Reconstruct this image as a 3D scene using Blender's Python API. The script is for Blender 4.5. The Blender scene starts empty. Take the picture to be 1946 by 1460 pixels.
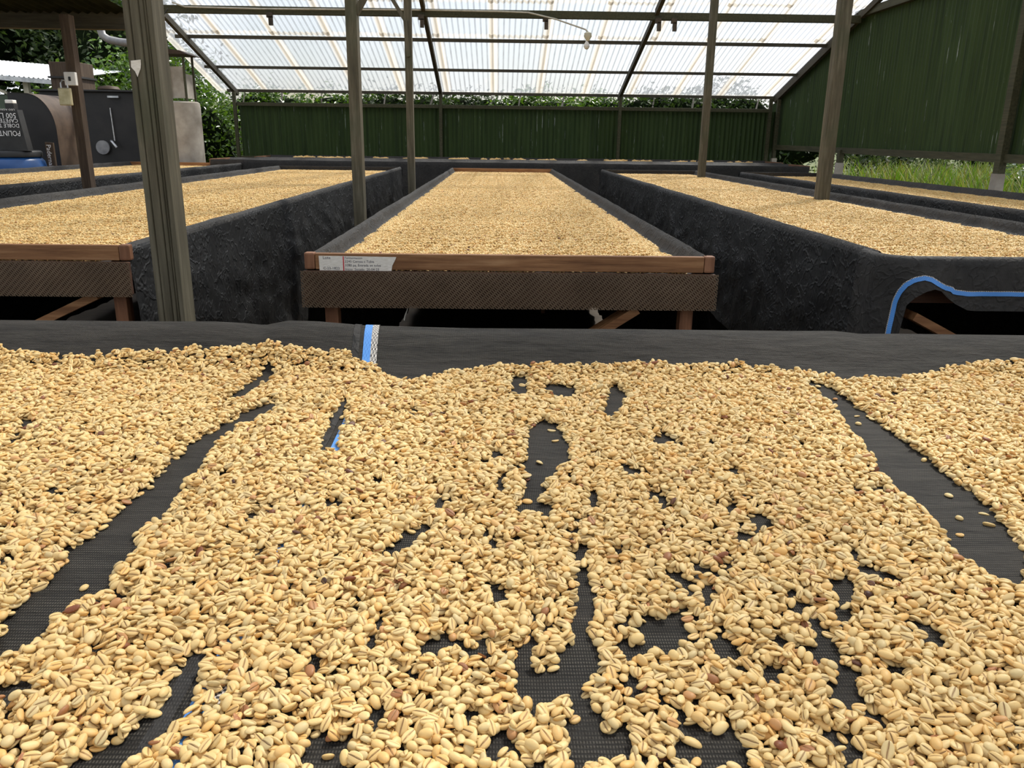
import bpy, bmesh, math, random
import numpy as np
from mathutils import Vector, Matrix
random.seed(7); RNG = np.random.default_rng(11)
SC = bpy.context.scene; COL = SC.collection

# ------------------------------------------------------------------ camera
yaw, pitch, roll = math.radians(1.05), math.radians(16.8), 0.0125
fw = Vector((math.sin(yaw)*math.cos(pitch), math.cos(yaw)*math.cos(pitch), -math.sin(pitch)))
r0 = Vector((math.cos(yaw), -math.sin(yaw), 0)); u0 = r0.cross(fw)
up = math.cos(roll)*u0 - math.sin(roll)*r0; rt = math.cos(roll)*r0 + math.sin(roll)*u0
cd = bpy.data.cameras.new('camera'); cam = bpy.data.objects.new('camera', cd); COL.objects.link(cam)
cam.matrix_world = Matrix(((rt.x, up.x, -fw.x, 0), (rt.y, up.y, -fw.y, 0), (rt.z, up.z, -fw.z, 1.27), (0, 0, 0, 1)))
cd.sensor_width = 36; cd.lens = 1540/1946*36; cd.clip_start = .02; cd.clip_end = 300
SC.camera = cam
# ------------------------------------------------------------------ light
SC.view_settings.view_transform = 'Standard'; SC.view_settings.look = 'None'
SC.view_settings.exposure = 0.29; SC.view_settings.gamma = 1.0
SUN_DIR = Vector((0.50, 0.62, 1.05)).normalized()
sl = bpy.data.lights.new('sun', 'SUN'); sl.energy = 5.2; sl.angle = math.radians(6); sl.color = (1.0, .95, .86)
so = bpy.data.objects.new('sun', sl); COL.objects.link(so)
so.rotation_euler = SUN_DIR.to_track_quat('Z', 'Y').to_euler(); so.location = (6, 8, 14)
w = bpy.data.worlds.new('world'); SC.world = w; w.use_nodes = True
nt = w.node_tree; nt.nodes.clear()
wo = nt.nodes.new('ShaderNodeOutputWorld'); bg = nt.nodes.new('ShaderNodeBackground')
sky = nt.nodes.new('ShaderNodeTexSky'); sky.sky_type = 'NISHITA'; sky.sun_disc = False
sky.sun_elevation = math.asin(SUN_DIR.z); sky.sun_rotation = math.atan2(SUN_DIR.x, SUN_DIR.y)
sky.air_density = 1.2; sky.dust_density = 2.0
tc = nt.nodes.new('ShaderNodeTexCoord'); nz = nt.nodes.new('ShaderNodeTexNoise'); nz.inputs['Scale'].default_value = 2.2
nz.inputs['Detail'].default_value = 5
cr = nt.nodes.new('ShaderNodeValToRGB'); cr.color_ramp.elements[0].position = .34; cr.color_ramp.elements[1].position = .56
sc_ = nt.nodes.new('ShaderNodeMixRGB'); sc_.blend_type = 'MULTIPLY'; sc_.inputs[0].default_value = 1; sc_.inputs[2].default_value = (.10, .10, .10, 1)
mx = nt.nodes.new('ShaderNodeMixRGB'); mx.inputs[2].default_value = (1.0, 1.03, 1.10, 1)
nt.links.new(tc.outputs['Generated'], nz.inputs['Vector']); nt.links.new(nz.outputs['Fac'], cr.inputs[0])
nt.links.new(sky.outputs[0], sc_.inputs[1]); nt.links.new(sc_.outputs[0], mx.inputs[1]); nt.links.new(cr.outputs[0], mx.inputs[0])
nt.links.new(mx.outputs[0], bg.inputs[0]); bg.inputs[1].default_value = 1.0; nt.links.new(bg.outputs[0], wo.inputs[0])

# ------------------------------------------------------------------ materials
class NT:
    def __init__(s, name):
        s.m = bpy.data.materials.new(name); s.m.use_nodes = True; s.t = s.m.node_tree; s.t.nodes.clear()
        s.out = s.n('OutputMaterial'); s.tc = s.n('TexCoord')
    def n(s, typ, **kw):
        x = s.t.nodes.new('ShaderNode'+typ)
        for k, v in kw.items():
            if hasattr(x, k): setattr(x, k, v)
            else: x.inputs[k.replace('_', ' ')].default_value = v
        return x
    def l(s, a, b): s.t.links.new(a, b)
    def vec(s, scale, src='Object'):
        mp = s.n('Mapping'); mp.inputs['Scale'].default_value = scale; s.l(s.tc.outputs[src], mp.inputs[0]); return mp.outputs[0]
    def noise(s, scale=(1, 1, 1), S=5, D=4, src='Object', rough=.55):
        x = s.n('TexNoise'); x.inputs['Scale'].default_value = S; x.inputs['Detail'].default_value = D; x.inputs['Roughness'].default_value = rough
        s.l(s.vec(scale, src), x.inputs['Vector']); return x.outputs['Fac']
    def ramp(s, fac, *st):
        r = s.n('ValToRGB'); e = r.color_ramp.elements
        while len(e) < len(st): e.new(.5)
        for i, (p, c) in enumerate(st):
            e[i].position = p; e[i].color = (c if hasattr(c, '__len__') else (c, c, c)) + ((1,) if not hasattr(c, '__len__') or len(c) == 3 else ())
        s.l(fac, r.inputs[0]); return r.outputs[0]
    def mix(s, f, a, b, mode='MIX'):
        x = s.n('MixRGB'); x.blend_type = mode
        for i, v in enumerate((f, a, b)):
            if isinstance(v, (int, float)): x.inputs[i].default_value = v if i == 0 else (v, v, v, 1)
            elif isinstance(v, tuple): x.inputs[i].default_value = v + (1,)
            else: s.l(v, x.inputs[i])
        return x.outputs[0]
    def math(s, op, a, b=0.0):
        x = s.n('Math'); x.operation = op
        for i, v in enumerate((a, b)):
            if isinstance(v, (int, float)): x.inputs[i].default_value = v
            else: s.l(v, x.inputs[i])
        return x.outputs[0]
    def bump(s, h, d=.005, st=.6, prev=None):
        b = s.n('Bump'); b.inputs['Strength'].default_value = st; b.inputs['Distance'].default_value = d; s.l(h, b.inputs['Height'])
        if prev: s.l(prev, b.inputs['Normal'])
        return b.outputs[0]
    def pbr(s, col, rough=.6, bump=None, metal=0, spec=.5, **kw):
        p = s.n('BsdfPrincipled')
        for k, v in (('Base Color', col), ('Roughness', rough), ('Metallic', metal)):
            if isinstance(v, (int, float)): p.inputs[k].default_value = v
            elif isinstance(v, tuple): p.inputs[k].default_value = v + (1,)
            else: s.l(v, p.inputs[k])
        p.inputs['Specular IOR Level'].default_value = spec
        for k, v in kw.items(): p.inputs[k.replace('_', ' ')].default_value = v
        if bump: s.l(bump, p.inputs['Normal'])
        s.l(p.outputs[0], s.out.inputs[0]); return p
M = {}
def simple(name, c1, c2, S=8, rough=.6, scale=(1, 1, 1), bd=.002, metal=0, spec=.4):
    k = NT(name); n = k.noise(scale, S, 6); k.pbr(k.ramp(n, (.3, c1), (.7, c2)), rough, k.bump(n, bd), metal, spec); M[name] = k.m
# woods
def wood(name, c1, c2, c3, axis=0, rough=.6, moss=None):
    k = NT(name); sc = [22, 22, 22]; sc[axis] = 1.4
    n = k.noise(tuple(sc), 2.2, 8, rough=.65); n2 = k.noise((1, 1, 1), 3.5, 5)
    c = k.ramp(n, (.3, c1), (.52, c2), (.72, c3)); c = k.mix(k.ramp(n2, (.35, 0.), (.75, .55)), c, c1)
    if moss: c = k.mix(k.ramp(k.noise((1, 1, .35), 5, 6), (.52, 0.), (.68, .6)), c, moss)
    k.pbr(c, rough, k.bump(n, .0025, .7), spec=.3); M[name] = k.m
wood('wood_x', (.11, .045, .016), (.28, .135, .055), (.42, .24, .115), 0)
wood('wood_z', (.11, .045, .022), (.24, .11, .055), (.34, .17, .085), 2)
wood('wood_y', (.09, .05, .03), (.22, .11, .06), (.32, .19, .11), 1)
wood('dark_board', (.035, .016, .008), (.085, .036, .018), (.14, .065, .034), 0, .7)
wood('post_wood', (.055, .048, .030), (.115, .100, .065), (.19, .17, .12), 2, .75, moss=(.040, .055, .026))
wood('post_brown', (.035, .022, .014), (.075, .050, .032), (.13, .095, .062), 2, .75)
wood('roof_wood', (.03, .026, .017), (.06, .052, .034), (.09, .08, .055), 0, .7)
wood('rail_wood', (.030, .030, .014), (.058, .056, .028), (.09, .085, .048), 1, .7)
# cloth: woven polypropylene
def cloth(name, base=(.022, .021, .020), hi=(.075, .071, .065), rough=.55, spec=.35, crease=.010, cs=.35, stretch=(1, 1.2, .7), vs=11, dust=(.060, .053, .045), bd=.0045):
    k = NT(name)
    wv1 = k.n('TexWave'); wv1.inputs['Scale'].default_value = 130; wv1.bands_direction = 'X'; wv1.inputs['Distortion'].default_value = .6; k.l(k.tc.outputs['Object'], wv1.inputs[0])
    wv2 = k.n('TexWave'); wv2.inputs['Scale'].default_value = 130; wv2.bands_direction = 'DIAGONAL'; wv2.inputs['Distortion'].default_value = .6
    k.l(k.vec((0, 1, 1)), wv2.inputs[0])
    weave = k.math('MULTIPLY', wv1.outputs['Fac'], wv2.outputs['Fac'])
    big = k.noise(stretch, 6, 5); med = k.noise(stretch, 34, 6, rough=.7)
    vor = k.n('TexVoronoi'); vor.feature = 'DISTANCE_TO_EDGE'; vor.inputs['Scale'].default_value = vs
    wp = k.n('VectorMath'); wp.operation = 'MULTIPLY_ADD'; nn = k.n('TexNoise'); nn.inputs['Scale'].default_value = 5; nn.inputs['Detail'].default_value = 4
    k.l(k.tc.outputs['Object'], nn.inputs[0]); k.l(nn.outputs['Color'], wp.inputs[0]); wp.inputs[1].default_value = (.5, .5, .5); k.l(k.vec(stretch), wp.inputs[2])
    k.l(wp.outputs[0], vor.inputs['Vector'])
    crk = k.ramp(vor.outputs['Distance'], (0., 1.), (.12, 0.))
    col = k.mix(k.math('MULTIPLY', weave, k.ramp(med, (.35, .2), (.65, 1.))), base, hi)
    col = k.mix(k.ramp(big, (.45, 0.), (.75, .45)), col, dust)
    b = k.bump(med, bd, .8); b = k.bump(crk, crease, cs, b); b = k.bump(weave, .0010, .5, b)
    k.pbr(col, rough, b, spec=spec); M[name] = k.m
cloth('cloth', spec=.2, rough=.65); cloth('cloth_front', base=(.017, .016, .0145), hi=(.135, .122, .100), spec=.12, rough=.65, bd=.010, crease=.004, cs=.15, stretch=(.35, 1.8, 1.8), vs=7); cloth('cloth_hang_shade', (.009, .009, .009), (.020, .020, .019), .50, .28, .012, .35, (1, 1, .8), 9, (.022, .020, .018))  # last: darker copy, with the shade of the hanging sides in its colour
def stripe(name, c1, c2, axis='X'):
    k = NT(name); ch = k.n('TexChecker'); ch.inputs['Scale'].default_value = 330; k.l(k.tc.outputs['Object'], ch.inputs[0])
    ch.inputs[1].default_value = c1+(1,); ch.inputs[2].default_value = c2+(1,); k.pbr(ch.outputs[0], .5); M[name] = k.m
stripe('stripe_blue', (.05, .20, .55), (.09, .30, .70)); stripe('stripe_white', (.62, .58, .52), (.04, .04, .04))
# beans
k = NT('bean')
oi = k.n('ObjectInfo'); ge = k.n('NewGeometry')
rnd = k.math('FRACT', k.math('ADD', oi.outputs['Random'], ge.outputs['Random Per Island']))
c = k.ramp(rnd, (0., (.045, .018, .010)), (.004, (.20, .06, .022)), (.013, (.52, .26, .10)), (.03, (.70, .43, .15)), (.25, (.74, .52, .21)), (.5, (.68, .48, .20)), (.75, (.76, .56, .25)), (.9, (.60, .46, .22)), (.965, (.74, .44, .14)))
rm = c.node.color_ramp; rm.interpolation = 'LINEAR'
at = k.n('Attribute'); at.attribute_name = 'crease'
n1 = k.noise((1, 1, 1), 420, 4)
c = k.mix(k.ramp(n1, (.55, 0.), (.8, .35)), c, (.50, .29, .10))
c = k.mix(at.outputs['Fac'], c, (.26, .13, .045))
k.pbr(c, .5, k.bump(n1, .0003, .5), spec=.35); M['bean'] = k.m
simple('chaff', (.26, .085, .03), (.60, .28, .11), 300, .5)
# roof
k = NT('roof_sheet'); uv = k.n('UVMap'); sx = k.n('SeparateXYZ'); k.l(uv.outputs[0], sx.inputs[0])
ex = k.ramp(sx.outputs[0], (0., 1.), (.13, 1.), (.17, 0.), (.93, 0.), (.96, 1.))
ey = k.ramp(sx.outputs[1], (0., .9), (.02, .9), (.07, 0.), (.93, 0.), (.985, .9))
dn = k.noise((1, .25, 1), 3.2, 6); fine = k.noise((1, 1, 1), 30, 3)
edge = k.math('MULTIPLY', k.math('MAXIMUM', ex, ey), k.ramp(dn, (.2, .4), (.6, 1.)))
dirt = k.math('MAXIMUM', edge, k.ramp(dn, (.60, 0.), (.80, .45)))
dirt = k.math('MAXIMUM', dirt, k.ramp(fine, (.72, 0.), (.76, .7)))
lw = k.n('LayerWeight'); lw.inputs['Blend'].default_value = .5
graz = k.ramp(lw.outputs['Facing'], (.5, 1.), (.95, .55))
wv = k.n('TexWave'); wv.wave_type = 'BANDS'; wv.bands_direction = 'X'; wv.inputs['Scale'].default_value = math.pi*2/20/.076; wv.inputs['Phase Offset'].default_value = math.pi/2; k.l(k.tc.outputs['Object'], wv.inputs[0])
vd = k.math('MULTIPLY', k.ramp(wv.outputs['Fac'], (.0, 1.), (.32, 0.)), k.ramp(k.noise((1.5, .4, 1), 6, 5), (.3, .35), (.65, 1.)))  # valley dirt bands that also paint in the shading of the corrugation
line = k.math('MULTIPLY', k.ramp(sx.outputs[0], (.135, 0.), (.15, 1.), (.165, 1.), (.18, 0.)), k.ramp(k.noise((1, .8, 1), 5, 4), (.42, 0.), (.6, .8)))
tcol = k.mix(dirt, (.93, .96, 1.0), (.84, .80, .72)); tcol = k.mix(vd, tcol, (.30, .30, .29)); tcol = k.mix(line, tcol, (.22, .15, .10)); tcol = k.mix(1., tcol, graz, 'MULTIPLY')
tr = k.n('BsdfTransparent'); k.l(tcol, tr.inputs[0])
tl = k.n('BsdfTranslucent'); k.l(k.mix(dirt, (.84, .88, .95), (.86, .80, .70)), tl.inputs[0])
df = k.n('BsdfDiffuse'); k.l(k.mix(dirt, (.6, .62, .65), (.50, .42, .32)), df.inputs[0])
m1 = k.n('MixShader'); m1.inputs[0].default_value = .35; k.l(tl.outputs[0], m1.inputs[1]); k.l(df.outputs[0], m1.inputs[2])
m2 = k.n('MixShader'); k.l(k.ramp(dirt, (0., .30), (1., .62)), m2.inputs[0]); k.l(tr.outputs[0], m2.inputs[1]); k.l(m1.outputs[0], m2.inputs[2])
k.l(m2.outputs[0], k.out.inputs[0]); M['roof_sheet'] = k.m
# green corrugated panels
k = NT('green_sheet')
n = k.noise((1.5, 1.5, .25), 4, 6); st = k.noise((9, 9, .35), 3, 5); oi = k.n('ObjectInfo')
c = k.mix(n, (.026, .048, .017), (.056, .086, .030)); c = k.mix(k.ramp(oi.outputs['Random'], (0., 0.), (1., .55)), c, (.032, .052, .015))
c = k.mix(k.ramp(st, (.38, .6), (.52, 0.)), c, (.018, .030, .014))
c = k.mix(k.ramp(k.noise((26, 26, .9), 1.3, 6, rough=.7), (.655, 0.), (.675, .9)), c, (.42, .46, .46))  # pale peeled-paint streaks, also standing in colour for light leaking through gaps
k.pbr(c, .6, k.bump(st, .002, .4), spec=.12); M['green_sheet'] = k.m
# netting
k = NT('netting')
wv = []
for ax, rot in ((0, .55), (1, -.55)):
    mp = k.n('Mapping'); mp.inputs['Rotation'].default_value = (0, rot, 0); k.l(k.tc.outputs['Object'], mp.inputs[0])
    x = k.n('TexWave'); x.inputs['Scale'].default_value = 44; x.bands_direction = 'X' if ax == 0 else 'Z'; k.l(mp.outputs[0], x.inputs[0]); wv.append(x.outputs['Fac'])
hole = k.ramp(k.math('MULTIPLY', wv[0], wv[1]), (.30, 0.), (.42, 1.))
p = k.pbr(k.mix(k.noise((1, 1, 1), 9, 4), (.055, .036, .020), (.17, .115, .070)), .5, spec=.3)
tr = k.n('BsdfTransparent'); m = k.n('MixShader'); k.l(hole, m.inputs[0]); k.l(p.outputs[0], m.inputs[1]); k.l(tr.outputs[0], m.inputs[2]); k.l(m.outputs[0], k.out.inputs[0])
M['netting'] = k.m
# foliage
def leafm(name, cols, rough=.32, trans=.35, spec=.6):
    k = NT(name); ge = k.n('NewGeometry')
    st = [(i/(len(cols)-1), c) for i, c in enumerate(cols)]
    c = k.ramp(ge.outputs['Random Per Island'], *st)
    p = k.pbr(c, rough, spec=spec); tl = k.n('BsdfTranslucent'); k.l(k.mix(1., c, (1.0, 1.15, .5), 'MULTIPLY'), tl.inputs[0])
    m = k.n('MixShader'); m.inputs[0].default_value = trans; k.l(p.outputs[0], m.inputs[1]); k.l(tl.outputs[0], m.inputs[2]); k.l(m.outputs[0], k.out.inputs[0]); M[name] = k.m
leafm('leaf_bright', [(.025, .055, .010), (.06, .12, .018), (.13, .21, .03), (.035, .08, .012)], .25)
leafm('leaf_dark', [(.012, .026, .008), (.028, .052, .014), (.05, .08, .02), (.02, .038, .013)], .55, .3, .25)
leafm('leaf_grey', [(.02, .034, .016), (.045, .065, .033), (.075, .09, .05)], .6, .3, .2)
leafm('grass_blade', [(.05, .11, .012), (.14, .24, .025), (.30, .27, .10), (.10, .20, .02), (.18, .12, .05)], .5, .3, .3)
simple('bark', (.12, .10, .08), (.32, .29, .25), 9, .8, (1, 1, .3), .01)
simple('bark_dark', (.03, .025, .02), (.09, .07, .05), 9, .85, (1, 1, .3), .01)
simple('core_shade', (.002, .004, .001), (.008, .014, .004), 7, 1.0, spec=.05)
simple('soil', (.045, .036, .026), (.11, .085, .06), 2.5, .9, bd=.02)
simple('grass_soil', (.05, .08, .02), (.12, .13, .05), 3, .9, bd=.03)
simple('concrete', (.24, .21, .17), (.44, .40, .34), 5, .85)
simple('black_metal', (.005, .005, .005), (.017, .015, .014), 5, .6, metal=0, spec=.5)
simple('rust_rim', (.040, .026, .018), (.085, .058, .040), 6, .6, spec=.2)
simple('dark_roof', (.006, .007, .004), (.016, .018, .010), 4, .95, spec=.05)
simple('white_roof', (.75, .80, .86), (.95, .97, 1.0), 3, .4)
simple('blue_plastic', (.01, .055, .19), (.02, .10, .30), 3, .35, spec=.5)
simple('black_plastic', (.010, .010, .010), (.028, .028, .028), 6, .45)
simple('cream_metal', (.42, .40, .30), (.62, .58, .44), 6, .5)
simple('white_plastic', (.62, .60, .56), (.80, .78, .74), 12, .4)
simple('brass', (.42, .36, .20), (.62, .56, .36), 20, .4, metal=.4)
simple('steel', (.35, .36, .37), (.6, .6, .6), 20, .35, metal=.8)
simple('pipe_metal', (.16, .16, .17), (.34, .34, .34), 6, .5, metal=.3)
simple('tape', (.62, .57, .48), (.80, .76, .68), 60, .7, (1, 1, 6), .001)
simple('red_ink', (.45, .02, .03), (.6, .03, .05), 60, .6)
simple('dark_ink', (.01, .01, .03), (.02, .02, .06), 60, .6)
simple('white_ink', (.70, .70, .70), (.85, .85, .85), 60, .6)
simple('window_green', (.10, .17, .12), (.20, .28, .20), 5, .2)
simple('wire', (.015, .015, .014), (.04, .04, .035), 20, .6)
simple('cable_grey', (.34, .33, .28), (.52, .50, .44), 20, .6)

# ------------------------------------------------------------------ helpers
def worig(o):
    v = Vector((0, 0, 0))
    while o is not None: v += o.location; o = o.parent
    return v
def tag(o, label=None, cat=None, group=None, kind=None):
    for k_, v in (('label', label), ('category', cat), ('group', group), ('kind', kind)):
        if v: o[k_] = v
    return o
def thing(name, label, cat, loc, group=None, kind=None):
    o = bpy.data.objects.new(name, None); COL.objects.link(o); o.location = loc; o.empty_display_size = .1
    return tag(o, label, cat, group, kind)
class MB:
    def __init__(s): s.v = []; s.f = []; s.sm = False
    def size(s, k, dz): s.v = [(x*k, y*k, max(z*k-dz, -.02)) for x, y, z in s.v]; return s
    def add(s, vs, fs):
        b = len(s.v); s.v += [tuple(map(float, v)) for v in vs]; s.f += [tuple(i+b for i in f) for f in fs]; return s
    def box(s, x0, x1, y0, y1, z0, z1, bv=0):
        if bv <= 0:
            return s.add([(x0, y0, z0), (x1, y0, z0), (x1, y1, z0), (x0, y1, z0), (x0, y0, z1), (x1, y0, z1), (x1, y1, z1), (x0, y1, z1)],
                     [(0, 3, 2, 1), (4, 5, 6, 7), (0, 1, 5, 4), (1, 2, 6, 5), (2, 3, 7, 6), (3, 0, 4, 7)])
        bm = bmesh.new(); bmesh.ops.create_cube(bm, size=1)
        for v in bm.verts: v.co = ((x0+x1)/2+v.co.x*(x1-x0), (y0+y1)/2+v.co.y*(y1-y0), (z0+z1)/2+v.co.z*(z1-z0))
        bmesh.ops.bevel(bm, geom=bm.edges[:], offset=bv, segments=2, affect='EDGES', profile=.6)
        bm.verts.index_update(); s.add([v.co for v in bm.verts], [[v.index for v in f.verts] for f in bm.faces]); bm.free(); return s
    def beam(s, p0, p1, w_, h, upv=(0, 0, 1)):
        p0 = Vector(p0); p1 = Vector(p1); d = (p1-p0).normalized(); a = d.cross(Vector(upv)).normalized(); b = a.cross(d)
        vs = [p+a*(sx*w_/2)+b*(sy*h/2) for p in (p0, p1) for sx, sy in ((-1, -1), (1, -1), (1, 1), (-1, 1))]
        return s.add(vs, [(3, 2, 1, 0), (4, 5, 6, 7), (0, 1, 5, 4), (1, 2, 6, 5), (2, 3, 7, 6), (3, 0, 4, 7)])
    def tube(s, pts, r, n=8, caps=True):
        pts = [Vector(p) for p in pts]; b = len(s.v); rs = r if hasattr(r, '__len__') else [r]*len(pts)
        for i, p in enumerate(pts):
            d = (pts[min(i+1, len(pts)-1)]-pts[max(i-1, 0)]).normalized(); a = d.cross(Vector((0.13, .21, 1)) if abs(d.z) < .9 else Vector((1, .1, 0))).normalized(); c_ = d.cross(a)
            for j in range(n):
                t = 2*math.pi*j/n; s.v.append(tuple(p+(a*math.cos(t)+c_*math.sin(t))*rs[i]))
        for i in range(len(pts)-1):
            for j in range(n): s.f.append((b+i*n+j, b+i*n+(j+1) % n, b+(i+1)*n+(j+1) % n, b+(i+1)*n+j))
        if caps: s.f.append(tuple(b+j for j in range(n))[::-1]); s.f.append(tuple(b+(len(pts)-1)*n+j for j in range(n)))
        s.sm = True; return s
    def lathe(s, prof, c_, n=28):
        b = len(s.v)
        for r, z in prof:
            for j in range(n):
                t = 2*math.pi*j/n; s.v.append((c_[0]+r*math.cos(t), c_[1]+r*math.sin(t), c_[2]+z))
        for i in range(len(prof)-1):
            for j in range(n): s.f.append((b+i*n+j, b+i*n+(j+1) % n, b+(i+1)*n+(j+1) % n, b+(i+1)*n+j))
        s.f.append(tuple(b+j for j in range(n))[::-1]); s.f.append(tuple(b+(len(prof)-1)*n+j for j in range(n))); s.sm = True; return s
    def prism(s, pts, y0, y1):   # polygon in XZ
        n = len(pts); s.add([(x, y0, z) for x, z in pts]+[(x, y1, z) for x, z in pts],
            [tuple(range(n)), tuple(range(2*n-1, n-1, -1))]+[(i, (i+n), (i+1) % n+n, (i+1) % n) for i in range(n)]); return s
    def prismz(s, pts, z0, z1):
        n = len(pts); s.add([(x, y, z0) for x, y in pts]+[(x, y, z1) for x, y in pts],
            [tuple(range(n))[::-1], tuple(range(n, 2*n))]+[(i, (i+1) % n, (i+1) % n+n, i+n) for i in range(n)]); return s
    def grid(s, A):   # A: (n,m,3)
        n, m_ = A.shape[:2]; b = len(s.v); s.v += [tuple(x) for x in A.reshape(-1, 3).tolist()]
        s.f += [(b+i*m_+j, b+(i+1)*m_+j, b+(i+1)*m_+j+1, b+i*m_+j+1) for i in range(n-1) for j in range(m_-1)]; s.sm = True; return s
    def build(s, name, mat, parent=None, label=None, smooth=None):
        me = bpy.data.meshes.new(name); o_ = worig(parent) if parent else Vector((0, 0, 0))
        if parent is None: pass
        me.from_pydata([(x-o_.x, y-o_.y, z-o_.z) for x, y, z in s.v], [], s.f); me.materials.append(M[mat])
        if (s.sm if smooth is None else smooth):
            me.polygons.foreach_set('use_smooth', [True]*len(me.polygons))
            try: me.set_sharp_from_angle(angle=math.radians(50))
            except Exception: pass
        me.validate(); o = bpy.data.objects.new(name, me); COL.objects.link(o)
        if parent: o.parent = parent
        if label: o['label'] = label
        return o
def fastmesh(name, V, F, mat):
    me = bpy.data.meshes.new(name); nf, k_ = F.shape
    me.vertices.add(len(V)); me.vertices.foreach_set('co', V.astype(np.float32).ravel())
    me.loops.add(nf*k_); me.loops.foreach_set('vertex_index', F.astype(np.int32).ravel())
    me.polygons.add(nf); me.polygons.foreach_set('loop_start', np.arange(0, nf*k_, k_, dtype=np.int32))
    me.update(calc_edges=True); me.materials.append(M[mat]); return me
def single(mb, name, mat, label, cat, group=None, kind=None, loc=None):
    """one-mesh thing whose origin is moved to its base"""
    V = np.array(mb.v); c_ = loc or ((V[:, 0].min()+V[:, 0].max())/2, (V[:, 1].min()+V[:, 1].max())/2, V[:, 2].min())
    mb.v = [(x-c_[0], y-c_[1], z-c_[2]) for x, y, z in mb.v]
    o = mb.build(name, mat); o.location = c_; return tag(o, label, cat, group, kind)
_lat = np.random.default_rng(5).random((256, 256))
def vn(x, y, s=0):
    x = np.asarray(x, float)+s*17.3; y = np.asarray(y, float)+s*9.7
    xi = np.floor(x).astype(int); yi = np.floor(y).astype(int); fx = x-xi; fy = y-yi; fx = fx*fx*(3-2*fx); fy = fy*fy*(3-2*fy)
    g = lambda a, b: _lat[a % 256, b % 256]
    return (g(xi, yi)*(1-fx)+g(xi+1, yi)*fx)*(1-fy)+(g(xi, yi+1)*(1-fx)+g(xi+1, yi+1)*fx)*fy
def fbm(x, y, s=0, o=4):
    t = 0; a = .5; n = 0
    for i in range(o): t = t+a*vn(x*2**i, y*2**i, s+i); n += a; a *= .55
    return t/n
def text_mesh(body, size):
    cu = bpy.data.curves.new('t', 'FONT'); cu.body = body; cu.size = size; cu.resolution_u = 2
    o = bpy.data.objects.new('t', cu); COL.objects.link(o); dg = bpy.context.evaluated_depsgraph_get(); dg.update()
    me = bpy.data.meshes.new_from_object(o.evaluated_get(dg)); V = np.array([v.co[:] for v in me.vertices]); F = [tuple(p.vertices) for p in me.polygons]
    bpy.data.objects.remove(o); bpy.data.curves.remove(cu); bpy.data.meshes.remove(me); return V, F
def text_on(parent, name, lines, mat, x, y, z, flip=False, vertical=False, k=1):
    """lines: (text, dx, dz, size[, xscale]); laid on a plane facing -Y"""
    mb = MB()
    for ln in lines:
        t, dx, dz, sz = ln[:4]; xs = ln[4] if len(ln) > 4 else 1
        V, F = text_mesh(t, sz); X_ = V[:, 0]*xs; Z_ = V[:, 1]
        if vertical: X_, Z_ = Z_.copy(), -X_.copy()
        X_ = X_+dx; Z_ = Z_+dz
        if flip: X_, Z_ = -X_, -Z_
        mb.add([(x+a, y, z+b) for a, b in zip(X_, Z_)], F)
    mb.sm = False; mb.size(k, 1.27*(k-1)); return mb.build(name, mat, parent)

# ------------------------------------------------------------------ ground
def struct(mb, name, mat, parent=None):
    o = mb.build(name, mat, parent); 
    if parent is None: o['kind'] = 'structure'
    return o
A = np.zeros((60, 60, 3)); gx, gy = np.meshgrid(np.linspace(-14, 12, 60), np.linspace(-4, 15.2, 60), indexing='ij')
A[..., 0] = gx; A[..., 1] = gy; A[..., 2] = (fbm(gx*1.5, gy*1.5, 3)-.5)*.05-.01
struct(MB().grid(A[:, ::-1]), 'floor', 'soil')
A = np.zeros((80, 80, 3)); gx, gy = np.meshgrid(np.linspace(-60, 60, 80), np.linspace(-20, 90, 80), indexing='ij')
inside = ((gx > -14.5) & (gx < 5.2) & (gy > -4) & (gy < 15))
A[..., 0] = gx; A[..., 1] = gy; A[..., 2] = np.where(inside, -.25, -.05)+(fbm(gx*.3, gy*.3, 8)-.5)*.1+np.clip((gy-22)*.07, 0, 5)
g = struct(MB().grid(A[:, ::-1]), 'ground', 'grass_soil')

# ------------------------------------------------------------------ roof
SL = .287
def roofz(y): return 1.985+SL*(14.4-y) if y > 4 else 1.985+SL*(14.4-4)-SL*(4-y)
ceil_ = thing('ceiling', None, None, (0, 4, roofz(4)), kind='structure')
PIT = .076
def sheet_mesh(wd, ln, pitch=PIT, amp=.009, seg=6, mat='roof_sheet', name='roof_sheet'):
    n = int(round(wd/pitch))*seg+1; x = np.linspace(0, wd, n); z = amp*np.cos(2*np.pi*x/pitch)
    V = np.concatenate([np.stack([x, np.full(n, t), z], 1) for t in (0, ln)]); i = np.arange(n-1)
    F = np.stack([i, i+1, n+i+1, n+i], 1); me = fastmesh(name, V, F, mat)
    uvl = me.uv_layers.new(name='UVMap'); co = V[F.ravel()]; uvl.data.foreach_set('uv', np.stack([co[:, 0]/wd, co[:, 1]/ln], 1).astype(np.float32).ravel())
    me.polygons.foreach_set('use_smooth', [True]*len(me.polygons)); return me
ca, sa = math.cos(math.atan(SL)), math.sin(math.atan(SL))
rows = [(14.45, 12.13), (12.23, 11.13), (11.21, 8.9), (9.0, 6.6), (6.7, 3.98)]
cache = {}
def put_row(ya, yb, front=True):
    ln = round(abs(ya-yb)/ca, 3)
    me = cache.get(ln) or cache.setdefault(ln, sheet_mesh(PIT*11, ln))
    for i in range(13):
        x = -4.72+i*PIT*10-.01*(i % 2)
        o = bpy.data.objects.new('roof_sheet', me); COL.objects.link(o); o.parent = ceil_
        o.rotation_euler = (-math.atan(SL) if front else math.atan(SL), 0, 0)
        y = yb if front else ya
        o.location = Vector((x, y, roofz(y)+.015+.006*(i % 2)+.003)) - worig(ceil_)
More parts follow.
